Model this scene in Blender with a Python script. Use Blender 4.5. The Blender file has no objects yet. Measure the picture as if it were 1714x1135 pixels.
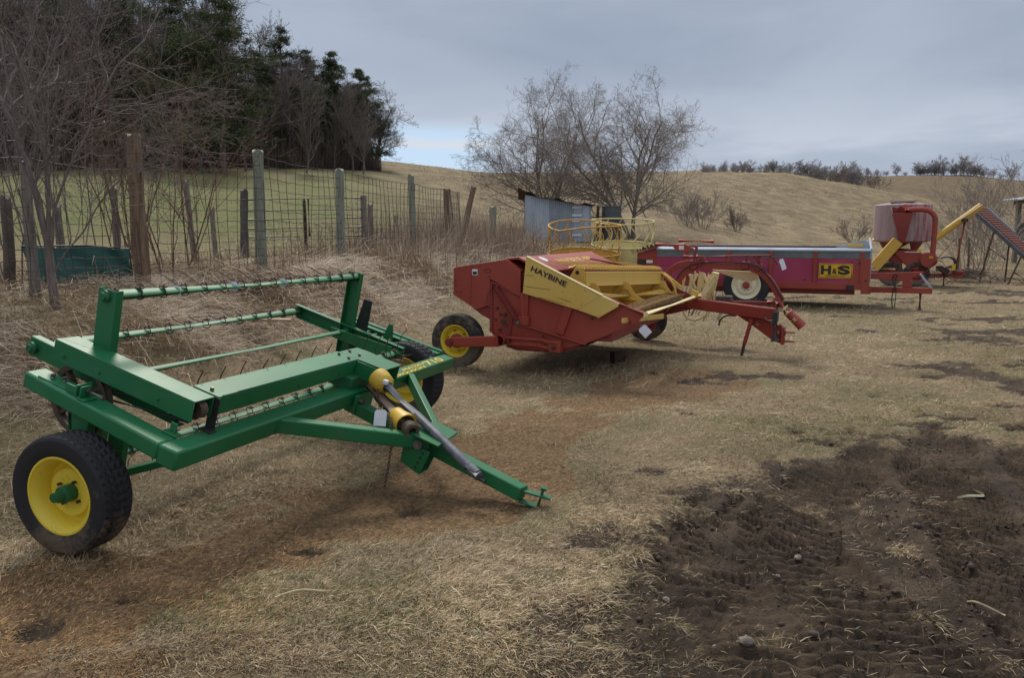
import bpy, math, random
import numpy as np
from math import radians as R, pi, sin, cos
from mathutils import Vector, Matrix

# ------------------------------------------------------------------ camera, sky, sun, exposure
S = bpy.context.scene
CAMH, TILT = 1.65, math.atan((567.5-386)/1300)
cam = bpy.data.objects.new('camera', bpy.data.cameras.new('camera'))
S.collection.objects.link(cam)
cam.location = (0, 0, CAMH); cam.rotation_euler = (pi/2-TILT, 0, 0)
cam.data.sensor_width = 36; cam.data.lens = 1300*36/1714
cam.data.clip_start = .05; cam.data.clip_end = 3000
S.camera = cam
S.view_settings.view_transform = 'Standard'; S.view_settings.look = 'None'
S.view_settings.exposure = .92; S.view_settings.gamma = 1

SUN_EL, SUN_AZ = 48, -14        # azimuth from +Y (away from the viewer) towards +X
W = bpy.data.worlds.new('World'); S.world = W; W.use_nodes = True

def nd(t, kind, **kw):
    n = t.nodes.new(kind)
    for k, v in kw.items():
        if k.startswith('i_'):
            key = k[2:]
            key = int(key) if key.isdigit() else key.replace('_', ' ')
            if isinstance(v, bpy.types.NodeSocket): t.links.new(v, n.inputs[key])
            else: n.inputs[key].default_value = v
        else: setattr(n, k, v)
    return n
def mth(t, op, a, b=None, c=None, clamp=False):
    n = t.nodes.new('ShaderNodeMath'); n.operation = op; n.use_clamp = clamp
    for i, v in enumerate((a, b, c)):
        if v is None: continue
        if isinstance(v, bpy.types.NodeSocket): t.links.new(v, n.inputs[i])
        else: n.inputs[i].default_value = v
    return n.outputs[0]
def mix(t, fac, a, b, blend='MIX'):
    n = t.nodes.new('ShaderNodeMix'); n.data_type = 'RGBA'; n.blend_type = blend
    for s, v in ((n.inputs[0], fac), (n.inputs[6], a), (n.inputs[7], b)):
        if isinstance(v, bpy.types.NodeSocket): t.links.new(v, s)
        else: s.default_value = v if not isinstance(v, tuple) else (v+(1,))[:4]
    return n.outputs[2]
def smooth(t, v, lo, hi, a=0., b=1.):
    n = nd(t, 'ShaderNodeMapRange', interpolation_type='SMOOTHSTEP')
    t.links.new(v, n.inputs[0])
    for i, x in enumerate((lo, hi, a, b)): n.inputs[i+1].default_value = x
    return n.outputs[0]
def noise(t, vec, scale, detail=4, rough=.55, dist=0.):
    n = nd(t, 'ShaderNodeTexNoise', i_Scale=scale, i_Detail=detail, i_Roughness=rough, i_Distortion=dist)
    if vec is not None: t.links.new(vec, n.inputs['Vector'])
    return n.outputs[0]

wt = W.node_tree; wt.nodes.clear()
sky = nd(wt, 'ShaderNodeTexSky', sky_type='NISHITA', sun_disc=False, sun_elevation=R(SUN_EL), sun_rotation=R(SUN_AZ))
tc = nd(wt, 'ShaderNodeTexCoord'); sep = nd(wt, 'ShaderNodeSeparateXYZ', i_0=tc.outputs['Generated'])
zz, xx, yy = sep.outputs[2], sep.outputs[0], sep.outputs[1]
el = mth(wt, 'ARCSINE', zz); az = mth(wt, 'ARCTAN2', xx, yy)
mp = nd(wt, 'ShaderNodeMapping', i_Vector=tc.outputs['Generated'], i_Scale=(1.1, 1.1, 3.6))
n1 = noise(wt, mp.outputs[0], 1.6, 5, .5, .6)
mp2 = nd(wt, 'ShaderNodeMapping', i_Vector=tc.outputs['Generated'], i_Scale=(1., 1., 4.), i_Location=(3, 1, 2), i_Rotation=(.15, .1, 0))
n2 = noise(wt, mp2.outputs[0], 3.2, 6, .55, .3)
cl = mix(wt, smooth(wt, n1, .34, .7), (1.55, 1.88, 2.45), (2.2, 2.54, 3.1))
cl = mix(wt, smooth(wt, n2, .45, .85, 0, .4), cl, (2.3, 2.62, 3.15))
lowf = mth(wt, 'MULTIPLY', smooth(wt, el, R(12), R(3)), smooth(wt, n2, .36, .6, .3, 1.))
cl = mix(wt, lowf, cl, (3.2, 3.5, 4.05))
cl = mix(wt, smooth(wt, el, R(12), R(55)), cl, (4.3, 4.5, 5.))
wob = mth(wt, 'MULTIPLY', mth(wt, 'SUBTRACT', n2, .5), .09)
e2_ = mth(wt, 'ADD', el, mth(wt, 'MULTIPLY', wob, .35)); a2_ = mth(wt, 'ADD', az, wob)
def band(v, a, b, c, d): return mth(wt, 'MULTIPLY', smooth(wt, v, a, b), smooth(wt, v, d, c))
gap = mth(wt, 'MULTIPLY', band(e2_, R(1.5), R(3), R(6.6), R(8.2)), band(a2_, R(-22), R(-12), R(-3), R(1.5)))
streak = mth(wt, 'MULTIPLY', band(e2_, R(5.9), R(6.25), R(6.4), R(6.9)), smooth(wt, n2, .3, .6, .3, 1))
skyblue = mix(wt, .9, sky.outputs[0], (2.5, 3.45, 4.6))
blue = mix(wt, streak, skyblue, (3.6, 3.9, 4.3))
col = mix(wt, mth(wt, 'MULTIPLY', gap, .93), cl, blue)
bg = nd(wt, 'ShaderNodeBackground', i_Color=col, i_Strength=.1)
nd(wt, 'ShaderNodeOutputWorld', i_Surface=bg.outputs[0])

sun = bpy.data.objects.new('sun', bpy.data.lights.new('sun', 'SUN')); S.collection.objects.link(sun)
sun.data.energy = 1.5; sun.data.angle = R(14); sun.data.color = (1, .94, .84)
sd = Vector((sin(R(SUN_AZ))*cos(R(SUN_EL)), cos(R(SUN_AZ))*cos(R(SUN_EL)), sin(R(SUN_EL))))
sun.rotation_euler = sd.to_track_quat('Z', 'Y').to_euler()

# ------------------------------------------------------------------ helpers
COL = S.collection
def tag(o, label=None, cat=None, group=None, kind=None):
    if label: o['label'] = label
    if cat: o['category'] = cat
    if group: o['group'] = group
    if kind: o['kind'] = kind
    return o
def empty(name, loc, M=None, rz=0):
    o = bpy.data.objects.new(name, None); COL.objects.link(o); o.empty_display_size = .2
    if M is not None: o.matrix_world = Matrix.Translation(loc) @ M
    else: o.location = loc; o.rotation_euler = (0, 0, rz)
    return o
def link(name, me, parent=None, mat=None):
    o = bpy.data.objects.new(name, me); COL.objects.link(o)
    if mat: me.materials.append(mat)
    if parent: o.parent = parent
    return o
V = Vector
def perp(d):
    a = V((0, 0, 1)) if abs(d.z) < .9 else V((1, 0, 0))
    x = d.cross(a).normalized(); return x, x.cross(d).normalized()
class MB:
    def __init__(s): s.v = []; s.f = []
    def add(s, vs, fs):
        b = len(s.v); s.v += [tuple(p) for p in vs]; s.f += [tuple(b+i for i in f) for f in fs]; return s
    def box(s, lo, hi):
        (a, b, c), (d, e, f) = lo, hi
        return s.add([(a,b,c),(d,b,c),(d,e,c),(a,e,c),(a,b,f),(d,b,f),(d,e,f),(a,e,f)],
                     [(0,3,2,1),(4,5,6,7),(0,1,5,4),(1,2,6,5),(2,3,7,6),(3,0,4,7)])
    def beam(s, p, q, w, h, up=(0, 0, 1), w2=None, h2=None):
        p, q, up = V(p), V(q), V(up); d = (q-p).normalized()
        x = d.cross(up).normalized(); u = x.cross(d)
        vs = []
        for c, ww, hh in ((p, w, h), (q, w2 or w, h2 or h)):
            for a, b in ((-1,-1),(1,-1),(1,1),(-1,1)): vs.append(c+x*a*ww/2+u*b*hh/2)
        return s.add(vs, [(0,1,2,3),(7,6,5,4),(0,4,5,1),(1,5,6,2),(2,6,7,3),(3,7,4,0)])
    def tube(s, pts, r, n=8, cap=True):
        pts = [V(p) for p in pts]; rs = r if isinstance(r, (list, tuple)) else [r]*len(pts)
        x = None; b = len(s.v); k = len(pts)
        for i, p in enumerate(pts):
            d = (pts[min(i+1, k-1)]-pts[max(i-1, 0)]).normalized()
            if x is None: x, y = perp(d)
            else:
                x = (x-d*x.dot(d))
                if x.length < 1e-5: x = perp(d)[0]
                x.normalize(); y = d.cross(x)
            for j in range(n):
                a = 2*pi*j/n; s.v.append(tuple(p+(x*cos(a)+y*sin(a))*rs[i]))
        for i in range(k-1):
            for j in range(n):
                a = b+i*n+j; c = b+i*n+(j+1) % n; s.f.append((a, c, c+n, a+n))
        if cap: s.f.append(tuple(b+j for j in range(n))[::-1]); s.f.append(tuple(b+(k-1)*n+j for j in range(n)))
        return s
    def ring(s, pts, r, n=6):       # closed tube
        pts = [V(p) for p in pts]; k = len(pts); b = len(s.v)
        c = sum(pts, V())/k; nrm = (pts[0]-c).cross(pts[k//4]-c).normalized()
        for i, p in enumerate(pts):
            d = (pts[(i+1) % k]-pts[i-1]).normalized(); x = d.cross(nrm).normalized(); y = d.cross(x)
            for j in range(n):
                a = 2*pi*j/n; s.v.append(tuple(p+(x*cos(a)+y*sin(a))*r))
        for i in range(k):
            for j in range(n):
                a = b+i*n+j; c2 = b+i*n+(j+1) % n; e = b+((i+1) % k)*n
                s.f.append((a, c2, e+(j+1) % n, e+j))
        return s
    def prism(s, poly, off):        # poly: 3-D points, off: thickness vector
        poly = [V(p) for p in poly]; off = V(off); n = len(poly)
        return s.add([p for p in poly]+[p+off for p in poly],
            [tuple(range(n))[::-1], tuple(range(n, 2*n))]+[(i, (i+1) % n, n+(i+1) % n, n+i) for i in range(n)])
    def sheet(s, rows, off):        # grid of points thickened
        k = len(rows[0]); m = len(rows); off = V(off); vs = [V(p) for r in rows for p in r]
        N = k*m; vs += [p+off for p in vs]; f = []
        for i in range(m-1):
            for j in range(k-1):
                a = i*k+j; f.append((a, a+1, a+k+1, a+k)); f.append((N+a, N+a+k, N+a+k+1, N+a+1))
        for j in range(k-1):
            f.append((j, N+j, N+j+1, j+1)); a = (m-1)*k+j; f.append((a, a+1, N+a+1, N+a))
        for i in range(m-1):
            a = i*k; f.append((a, a+k, N+a+k, N+a)); a = i*k+k-1; f.append((a, N+a, N+a+k, a+k))
        return s.add(vs, f)
    def lathe(s, prof, c, ax, n=40, fn=None, closed=False):  # prof: (radius, along axis)
        c, ax = V(c), V(ax).normalized(); x, y = perp(ax); b = len(s.v); m = len(prof)
        for j in range(n):
            a = 2*pi*j/n; d = x*cos(a)+y*sin(a)
            for i, (r, h) in enumerate(prof):
                if fn: r = fn(j, i, r, h)
                s.v.append(tuple(c+d*r+ax*h))
        for j in range(n):
            for i in range(m if closed else m-1):
                i2 = (i+1) % m; j2 = (j+1) % n
                s.f.append((b+j*m+i, b+j2*m+i, b+j2*m+i2, b+j*m+i2))
        return s
    def build(s, name, mat, parent=None, bevel=0, smooth=False, angle=None):
        me = bpy.data.meshes.new(name); me.from_pydata(s.v, [], s.f)
        import bmesh
        bm = bmesh.new(); bm.from_mesh(me); bmesh.ops.recalc_face_normals(bm, faces=bm.faces); bm.to_mesh(me); bm.free()
        o = link(name, me, parent, mat)
        if bevel:
            m = o.modifiers.new('bevel', 'BEVEL'); m.width = bevel; m.segments = 2; m.limit_method = 'ANGLE'; m.angle_limit = R(40)
            smooth = True
        if smooth:
            me.shade_smooth(); me.set_sharp_from_angle(angle=R(angle or 40))
        return o
def npmesh(name, verts, loops, sizes, colors=None, mat=None, smooth=False, parent=None):
    me = bpy.data.meshes.new(name); verts = np.asarray(verts, np.float32).reshape(-1, 3)
    me.vertices.add(len(verts)); me.vertices.foreach_set('co', verts.ravel())
    loops = np.asarray(loops, np.int32).ravel(); sizes = np.asarray(sizes, np.int32)
    me.loops.add(len(loops)); me.loops.foreach_set('vertex_index', loops)
    me.polygons.add(len(sizes)); st = np.concatenate([[0], np.cumsum(sizes)[:-1]]).astype(np.int32)
    me.polygons.foreach_set('loop_start', st); me.polygons.foreach_set('loop_total', sizes)
    if smooth: me.polygons.foreach_set('use_smooth', np.ones(len(sizes), bool))
    me.update(calc_edges=True)
    if colors is not None:
        ca = me.color_attributes.new('Col', 'FLOAT_COLOR', 'POINT')
        c4 = np.ones((len(verts), 4), np.float32); c4[:, :3] = colors; ca.data.foreach_set('color', c4.ravel())
    return link(name, me, parent, mat)

# value noise in numpy
def _h(ix, iy, s):
    h = (ix.astype(np.int64)*374761393 + iy.astype(np.int64)*668265263 + s*974711) & 0xffffffff
    h = ((h ^ (h >> 13))*1274126177) & 0xffffffff; h = (h ^ (h >> 16)) & 0xffffffff
    return h/4294967295.
def vn(x, y, s=0):
    ix, iy = np.floor(x), np.floor(y); fx, fy = x-ix, y-iy; fx = fx*fx*(3-2*fx); fy = fy*fy*(3-2*fy)
    a, b, c, d = _h(ix, iy, s), _h(ix+1, iy, s), _h(ix, iy+1, s), _h(ix+1, iy+1, s)
    return (a*(1-fx)+b*fx)*(1-fy)+(c*(1-fx)+d*fx)*fy
def fbm(x, y, s=0, o=4, g=.5):
    t = 0; a = 1; n = 0
    for i in range(o): t = t+a*vn(x*2**i, y*2**i, s+i*17); n += a; a *= g
    return t/n
def sst(x, a, b): t = np.clip((x-a)/(b-a), 0, 1); return t*t*(3-2*t)

# ------------------------------------------------------------------ materials
def newmat(name):
    m = bpy.data.materials.new(name); m.use_nodes = True; t = m.node_tree
    return m, t, t.nodes['Principled BSDF']
def objc(t): return nd(t, 'ShaderNodeTexCoord').outputs['Object']
def bump(t, b, h, strength=.3, dist=.01):
    n = nd(t, 'ShaderNodeBump', i_Strength=strength, i_Distance=dist, i_Height=h); t.links.new(n.outputs[0], b.inputs['Normal'])
def paint(name, c, worn=(.16, .1, .06), amount=.12, rough=.42, scale=4., fade=None, bumpy=.05, dust=.35):
    m, t, b = newmat(name); co = objc(t)
    n1 = noise(t, co, scale, 6, .65); n2 = noise(t, co, scale*9, 5, .7); n3 = noise(t, co, .9, 3, .5)
    base = mix(t, smooth(t, n3, .3, .7), c, fade or tuple(x*1.18+.012 for x in c))
    base = mix(t, smooth(t, n1, .52, .78, 0, dust), base, tuple(x*.6+y*.4 for x, y in zip(c, (.24, .2, .15))))
    wm = mth(t, 'MULTIPLY', smooth(t, n2, .66-amount*.4, .72-amount*.3), smooth(t, n1, .55-amount, .66))
    col = mix(t, wm, base, worn)
    t.links.new(col, b.inputs['Base Color'])
    t.links.new(mth(t, 'ADD', mth(t, 'MULTIPLY', n1, .3), rough-.12), b.inputs['Roughness'])
    b.inputs['Specular IOR Level'].default_value = .45
    bump(t, b, n2, bumpy, .004)
    return m
def plain(name, c, c2=None, rough=.7, scale=8, metal=0., bumpy=.2, bd=.004, stretch=None):
    m, t, b = newmat(name); co = objc(t)
    if stretch: co = nd(t, 'ShaderNodeMapping', i_Vector=co, i_Scale=stretch).outputs[0]
    n1 = noise(t, co, scale, 7, .65)
    t.links.new(mix(t, smooth(t, n1, .3, .7), c, c2 or tuple(x*.65 for x in c)), b.inputs['Base Color'])
    b.inputs['Roughness'].default_value = rough; b.inputs['Metallic'].default_value = metal
    bump(t, b, n1, bumpy, bd)
    return m
M = {}
M['green'] = paint('green_paint', (.007, .115, .033), worn=(.09, .07, .045), amount=.15, rough=.42, fade=(.014, .165, .062), dust=.3)
M['green_dark'] = paint('green_paint_dirty', (.006, .1, .032), amount=.15, rough=.5)
M['yrim'] = paint('yellow_rim_paint', (.72, .55, .045), worn=(.14, .07, .02), amount=.16, rough=.42, dust=.25)
def rubber(name, c, dirt, amt):
    m, t, b = newmat(name); co = objc(t); n1 = noise(t, co, 14, 7, .7); n2 = noise(t, co, 4, 5, .6)
    ge = nd(t, 'ShaderNodeNewGeometry').outputs['Position']; z = nd(t, 'ShaderNodeSeparateXYZ', i_0=ge).outputs[2]
    low = mth(t, 'ADD', mth(t, 'MULTIPLY', z, -3.2), 1.05)
    f = smooth(t, mth(t, 'ADD', mth(t, 'ADD', n1, mth(t, 'MULTIPLY', n2, .8)), mth(t, 'MULTIPLY', mth(t, 'MAXIMUM', low, 0.), .35)), 1.02-amt, 1.3-amt, 0, .85)
    t.links.new(mix(t, f, c, dirt), b.inputs['Base Color']); b.inputs['Roughness'].default_value = .8; bump(t, b, n1, .35, .004)
    return m
M['tyre'] = rubber('tyre_rubber', (.017, .017, .019), (.12, .085, .055), .02)
M['tyre_dirty'] = rubber('tyre_rubber_dirty', (.03, .027, .025), (.16, .12, .085), .2)
M['steel'] = plain('dull_steel', (.22, .21, .2), (.1, .08, .06), rough=.45, metal=.7)
M['rust'] = plain('rusty_steel', (.09, .045, .025), (.035, .022, .018), rough=.8, scale=30)
M['black'] = plain('black_rubber', (.012, .012, .013), (.03, .028, .026), rough=.6)
M['plastic_grey'] = plain('weathered_grey_tube', (.055, .06, .075), (.16, .165, .18), rough=.45, scale=9)
M['beige'] = plain('dusty_beige_tube', (.3, .22, .16), (.17, .11, .075), rough=.6, scale=8)
M['yplast'] = paint('yellow_plastic', (.52, .34, .03), worn=(.15, .08, .03), amount=.15, rough=.5, dust=.4)
M['letter_y'] = plain('yellow_lettering', (.75, .55, .03), (.6, .42, .03), rough=.5)
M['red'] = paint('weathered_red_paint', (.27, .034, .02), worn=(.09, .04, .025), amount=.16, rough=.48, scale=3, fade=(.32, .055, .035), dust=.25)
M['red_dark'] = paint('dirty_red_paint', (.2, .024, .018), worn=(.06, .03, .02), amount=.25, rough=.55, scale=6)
M['hy'] = paint('faded_yellow_paint', (.62, .4, .075), worn=(.16, .07, .04), amount=.18, rough=.5, scale=3, fade=(.66, .46, .13), dust=.2)
M['hy2'] = paint('deep_yellow_paint', (.55, .33, .05), worn=(.16, .07, .03), amount=.25, rough=.5, scale=5, dust=.25)
M['rusty_y'] = plain('rusty_yellow_guards', (.4, .22, .05), (.08, .04, .02), rough=.7, scale=40)
M['cream'] = paint('cream_paint', (.62, .52, .26), worn=(.2, .12, .06), amount=.2, rough=.5, scale=5)
M['pink'] = paint('sun_faded_magenta_panel', (.3, .026, .075), worn=(.18, .05, .06), amount=.14, rough=.6, scale=1.5, fade=(.37, .055, .115), dust=.3)
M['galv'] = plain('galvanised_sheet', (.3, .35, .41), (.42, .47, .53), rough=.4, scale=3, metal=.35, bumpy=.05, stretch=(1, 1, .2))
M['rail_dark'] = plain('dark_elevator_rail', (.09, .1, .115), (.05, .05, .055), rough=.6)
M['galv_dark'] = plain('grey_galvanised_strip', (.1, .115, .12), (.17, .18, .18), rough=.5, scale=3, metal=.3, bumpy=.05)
M['white'] = plain('white_paper', (.72, .74, .78), (.6, .62, .66), rough=.8)
M['ink'] = plain('black_lettering', (.012, .012, .012), (.02, .02, .02), rough=.6)
M['sign_y'] = plain('sign_yellow', (.72, .42, .01), (.6, .34, .01), rough=.5)
M['cream_rim'] = paint('cream_rim_paint', (.66, .6, .42), worn=(.3, .2, .12), amount=.1, rough=.5, scale=6, dust=.2)
M['brown_metal'] = plain('bare_brown_metal', (.07, .045, .035), (.14, .1, .07), rough=.6, scale=25, metal=.3)

def text_part(s, height, origin, right, up, mat, parent, width=None, bold=.0, name='lettering', shear=0.):
    cu = bpy.data.curves.new(name, 'FONT'); cu.body = s; cu.size = 1; cu.offset = bold; cu.extrude = .002; cu.shear = shear
    to = bpy.data.objects.new('tmp', cu); COL.objects.link(to)
    dg = bpy.context.evaluated_depsgraph_get(); me = bpy.data.meshes.new_from_object(to.evaluated_get(dg))
    bpy.data.objects.remove(to)
    co = np.array([v.co for v in me.vertices]); mn, mx = co.min(0), co.max(0)
    ky = height/(mx[1]-mn[1]); kx = width/(mx[0]-mn[0]) if width else ky
    r, u = V(right).normalized(), V(up).normalized(); n = r.cross(u)
    for v in me.vertices:
        v.co = V(origin)+r*(v.co.x-mn[0])*kx+u*(v.co.y-mn[1])*ky+n*(v.co.z)
    me.name = name; me.materials.clear()
    return link(name, me, parent, mat)

def wheel(parent, c, ax, rad, width, rim, m_rim, m_tyre, m_hub=None, n=96, tread='lug', dish=.05, hub=(.05, .1), bolts=5, sub=None):
    """c centre, ax points to the outer face; wheel part > tyre, rim, hub"""
    c, ax = V(c), V(ax).normalized(); w = width/2
    rm = MB()
    rm.lathe([(rim*.15, w-dish-.012), (rim*.45, w-dish), (rim*.62, w-dish+.004), (rim*.72, w-dish-.028), (rim*.84, w-dish-.03), (rim*.88, w-.028), (rim*.97, w-.016), (rim*1.0, w-.004), (rim*1.05, w-.004), (rim*1.05, w-.02), (rim*.95, w-.04), (rim*.95, -w+.04), (rim*1.05, -w+.01), (rim*.8, -w+.03), (rim*.8, w-dish-.05), (rim*.1, w-dish-.03)], c, ax, 64)
    ro = rm.build('wheel', m_rim, parent, smooth=True, angle=50)
    ty = MB()
    # side, shoulder, tread, shoulder, side
    prof = [(rim*1.0, w*.86), (rim*1.1, w*1.0), (rim+(rad-rim)*.45, w*1.12), (rad*.93, w*1.08), (rad*.975, w*.97), (rad*.99, w*.8)]
    k = 12
    for i in range(1, k): prof.append((rad, w*.8*(1-2*i/k)))
    prof += [(rad*.99, -w*.8), (rad*.975, -w*.97), (rad*.93, -w*1.08), (rad*.9*.5+rim*.5, -w*1.12), (rim*1.1, -w), (rim, -w*.86)]
    def fn(j, i, r, h):
        if 5 <= i <= 17 and tread == 'lug':
            q = i-11
            if q in (-3, 0, 3): return r-.014
            if (j+abs(q)) % 3 == 0: return r-.011
        if 5 <= i <= 17 and tread == 'rib' and (i % 3 == 0): return r-.01
        return r
    ty.lathe(prof, c, ax, n, fn)
    t_ = ty.build('tyre', m_tyre, ro, smooth=True, angle=25)
    hb = MB(); hr, hl = hub
    hb.lathe([(0, w-dish+hl), (hr*.55, w-dish+hl), (hr*.6, w-dish+hl*.6), (hr*.62, w-dish+hl*.55), (hr, w-dish+hl*.5), (hr, w-dish-.03), (0, w-dish-.03)], c, ax, 24)
    hb.build('hub', m_hub or m_rim, ro, smooth=True)
    x, y = perp(ax)
    for i in range(bolts):
        a = 2*pi*i/bolts+.3; p = c+(x*cos(a)+y*sin(a))*(hr*1.35+.01)
        MB().tube([p+ax*(w-dish-.01), p+ax*(w-dish+.018)], .009, 6).build('bolt', M['rust'], ro)
    return ro

def arcpts(pts, n=6):           # smooth curve through points (Catmull-Rom)
    P = [V(p) for p in pts]; P = [P[0]*2-P[1]]+P+[P[-1]*2-P[-2]]; out = []
    for i in range(1, len(P)-2):
        for k in range(n):
            t = k/n; a, b, c, d = P[i-1:i+3]
            out.append(.5*((2*b)+(c-a)*t+(2*a-5*b+4*c-d)*t*t+(3*b-a-3*c+d)*t**3))
    return out+[P[-2]]
# ------------------------------------------------------------------ terrain
FY = 1312.
def dv2z(u, v, Y):              # height of the ground seen at image row v when it lies Y metres ahead
    d = (1300*math.cos(TILT)+(567.5-v)*math.sin(TILT)); return CAMH+Y*((567.5-v)*math.cos(TILT)-1300*math.sin(TILT))/d
UK = np.array([-2500, 0, 250, 430, 620, 720, 830, 950, 1100, 1200, 1300, 1400, 1500, 1600, 1714, 4000.])
YK = np.array([36., 50, 62, 80, 110, 135, 170, 240, 330])
VK = np.array([
 [352, 312, 292, 276, 262, 255, 248, 240, 238],
 [352, 312, 292, 276, 264, 258, 254, 248, 246],
 [352, 312, 292, 276, 266, 262, 260, 256, 256],
 [365, 325, 300, 281, 265, 264, 264, 264, 264],
 [380, 338, 312, 290, 272, 272, 273, 275, 276],
 [390, 352, 328, 304, 281, 280, 282, 284, 286],
 [400, 370, 346, 322, 292, 287, 290, 294, 297],
 [404, 380, 362, 335, 306, 291, 290, 292, 294],
 [410, 378, 358, 350, 318, 300, 291, 290, 292],
 [428, 395, 377, 376, 345, 315, 287, 288, 290],
 [440, 412, 396, 402, 368, 332, 287, 290, 291],
 [445, 425, 410, 405, 380, 348, 303, 318, 294],
 [447, 428, 415, 406, 388, 362, 323, 346, 294],
 [447, 428, 415, 406, 392, 375, 340, 362, 293],
 [447, 428, 415, 406, 392, 380, 350, 366, 303],
 [447, 428, 415, 406, 392, 380, 362, 340, 303.]])
ZK = np.array([[dv2z(0, v, y) for v, y in zip(r, YK)] for r in VK])
def xfence(y): return -4.5+.22*(y-9.5)
def bank(x, y): return .95*(1-sst(x-xfence(y), .25, 3.0))*(1-.55*sst(y, 21, 30)*sst(x-xfence(y), -1, 1))
def zfar(x, y):
    u = np.clip(857+x/np.maximum(y, 5)*FY, -2400, 3900); yy = np.clip(y, 36, 330)
    iu = np.clip(np.searchsorted(UK, u)-1, 0, len(UK)-2); fu = (u-UK[iu])/(UK[iu+1]-UK[iu]); fu = fu*fu*(3-2*fu)*.6+fu*.4
    iy = np.clip(np.searchsorted(YK, yy, side='right')-1, 0, len(YK)-2)
    fy = np.log(yy/YK[iy])/np.log(YK[iy+1]/YK[iy]); fy = fy*fy*(3-2*fy)*.35+fy*.65
    return (ZK[iu, iy]*(1-fu)+ZK[iu+1, iy]*fu)*(1-fy)+(ZK[iu, iy+1]*(1-fu)+ZK[iu+1, iy+1]*fu)*fy
def zsmooth(x, y):
    x = np.asarray(x, float); y = np.asarray(y, float)
    w = sst(y, 20, 36); u = 857+x/np.maximum(y, 5)*FY
    z = bank(x, y)*(1-w)+zfar(x, y)*w
    return z
def segdist(x, y, pts):
    best = np.full(x.shape, 1e9); along = np.zeros(x.shape); side = np.zeros(x.shape); L = 0
    for (ax, ay), (bx, by) in zip(pts[:-1], pts[1:]):
        l = math.hypot(bx-ax, by-ay); dx, dy = (bx-ax)/l, (by-ay)/l
        t = np.clip((x-ax)*dx+(y-ay)*dy, 0, l); d = np.hypot(x-ax-t*dx, y-ay-t*dy); m = d < best
        best = np.where(m, d, best); along = np.where(m, L+t, along); side = np.where(m, (x-ax)*-dy+(y-ay)*dx, side); L += l
    return best, along, side
STRIP = [(-4, 2.6), (-2.4, 3.15), (-1.76, 3.58), (-1.32, 4.0), (-.75, 4.5), (-.25, 5.46), (.49, 6.73), (1.38, 7.9), (2.16, 8.6)]
MUD = np.array([(-.1, 1.8), (.16, 2.63), (.36, 3.06), (.55, 3.33), (.52, 3.65), (.72, 4.02), (1.05, 4.29), (1.12, 4.72), (1.51, 4.85), (2.1, 5.5), (2.6, 6.1), (3.4, 6.3), (4.4, 5.6), (6, 4), (6, 0), (0, 0)])
def inpoly(x, y, P):                # signed soft distance to polygon, + inside
    ins = np.zeros(x.shape, bool); best = np.full(x.shape, 1e9)
    for (ax, ay), (bx, by) in zip(P, np.roll(P, -1, 0)):
        c = ((ay > y) != (by > y)) & (x < (bx-ax)*(y-ay)/(by-ay+1e-12)+ax); ins ^= c
        l2 = (bx-ax)**2+(by-ay)**2; t = np.clip(((x-ax)*(bx-ax)+(y-ay)*(by-ay))/l2, 0, 1)
        best = np.minimum(best, np.hypot(x-ax-t*(bx-ax), y-ay-t*(by-ay)))
    return np.where(ins, best, -best)
BLOBS = [(2.45, 8.75, .75, .35, 0), (2.5, 6.0, .35, .25, 0), (1.25, 4.68, .22, .14, 0), (-.6, 4.48, .12, .1, 0), (-1.07, 3.83, .2, .1, 0), (-2.0, 3.08, .2, .12, 0), (-1.75, 3.3, .12, .06, 0),
         (7.2, 11.7, 1.2, .6, 0), (6.0, 9.6, 1.3, .35, 0), (5.7, 8.7, 1.1, .25, 0), (13.5, 20.5, 2.5, 1.2, 0), (9, 14.5, 1.5, .4, 0), (5.4, 7.3, 1., .3, 0), (4.2, 7.6, .5, .2, 0),
         (7.5, 19.2, 2.4, .5, 0), (11, 18, 2, .4, 0), (4.3, 6.6, .9, .3, 0), (.9, 5.2, .15, .08, 0), (-.2, 4.0, .12, .07, 0), (1.6, 6.9, .2, .1, 0)]
ISL = [(1.95, 4.48, .42, .16), (2.5, 4.75, .5, .16), (1.33, 3.55, .22, .08), (1.05, 2.95, .25, .07), (2.1, 3.9, .12, .3), (1.75, 3.15, .1, .35), (2.9, 3.6, .25, .4), (.75, 3.1, .12, .1)]
TRACKS = [[(1.2, 1.8), (1.08, 2.6), (1.0, 3.06), (.93, 3.5), (1.0, 4.0), (1.3, 4.5)], [(1.75, 1.8), (1.6, 2.7), (1.54, 3.0), (1.5, 3.4), (1.45, 3.9), (1.7, 4.5), (2.2, 5.1), (2.9, 5.7)],
          [(2.3, 1.8), (2.25, 2.9), (2.4, 3.6), (2.66, 4.3), (2.95, 5.2), (3.6, 6.4)], [(3.2, 1.8), (3.2, 3.2), (3.4, 4.3), (3.8, 5.4), (5, 7)]]
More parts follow.
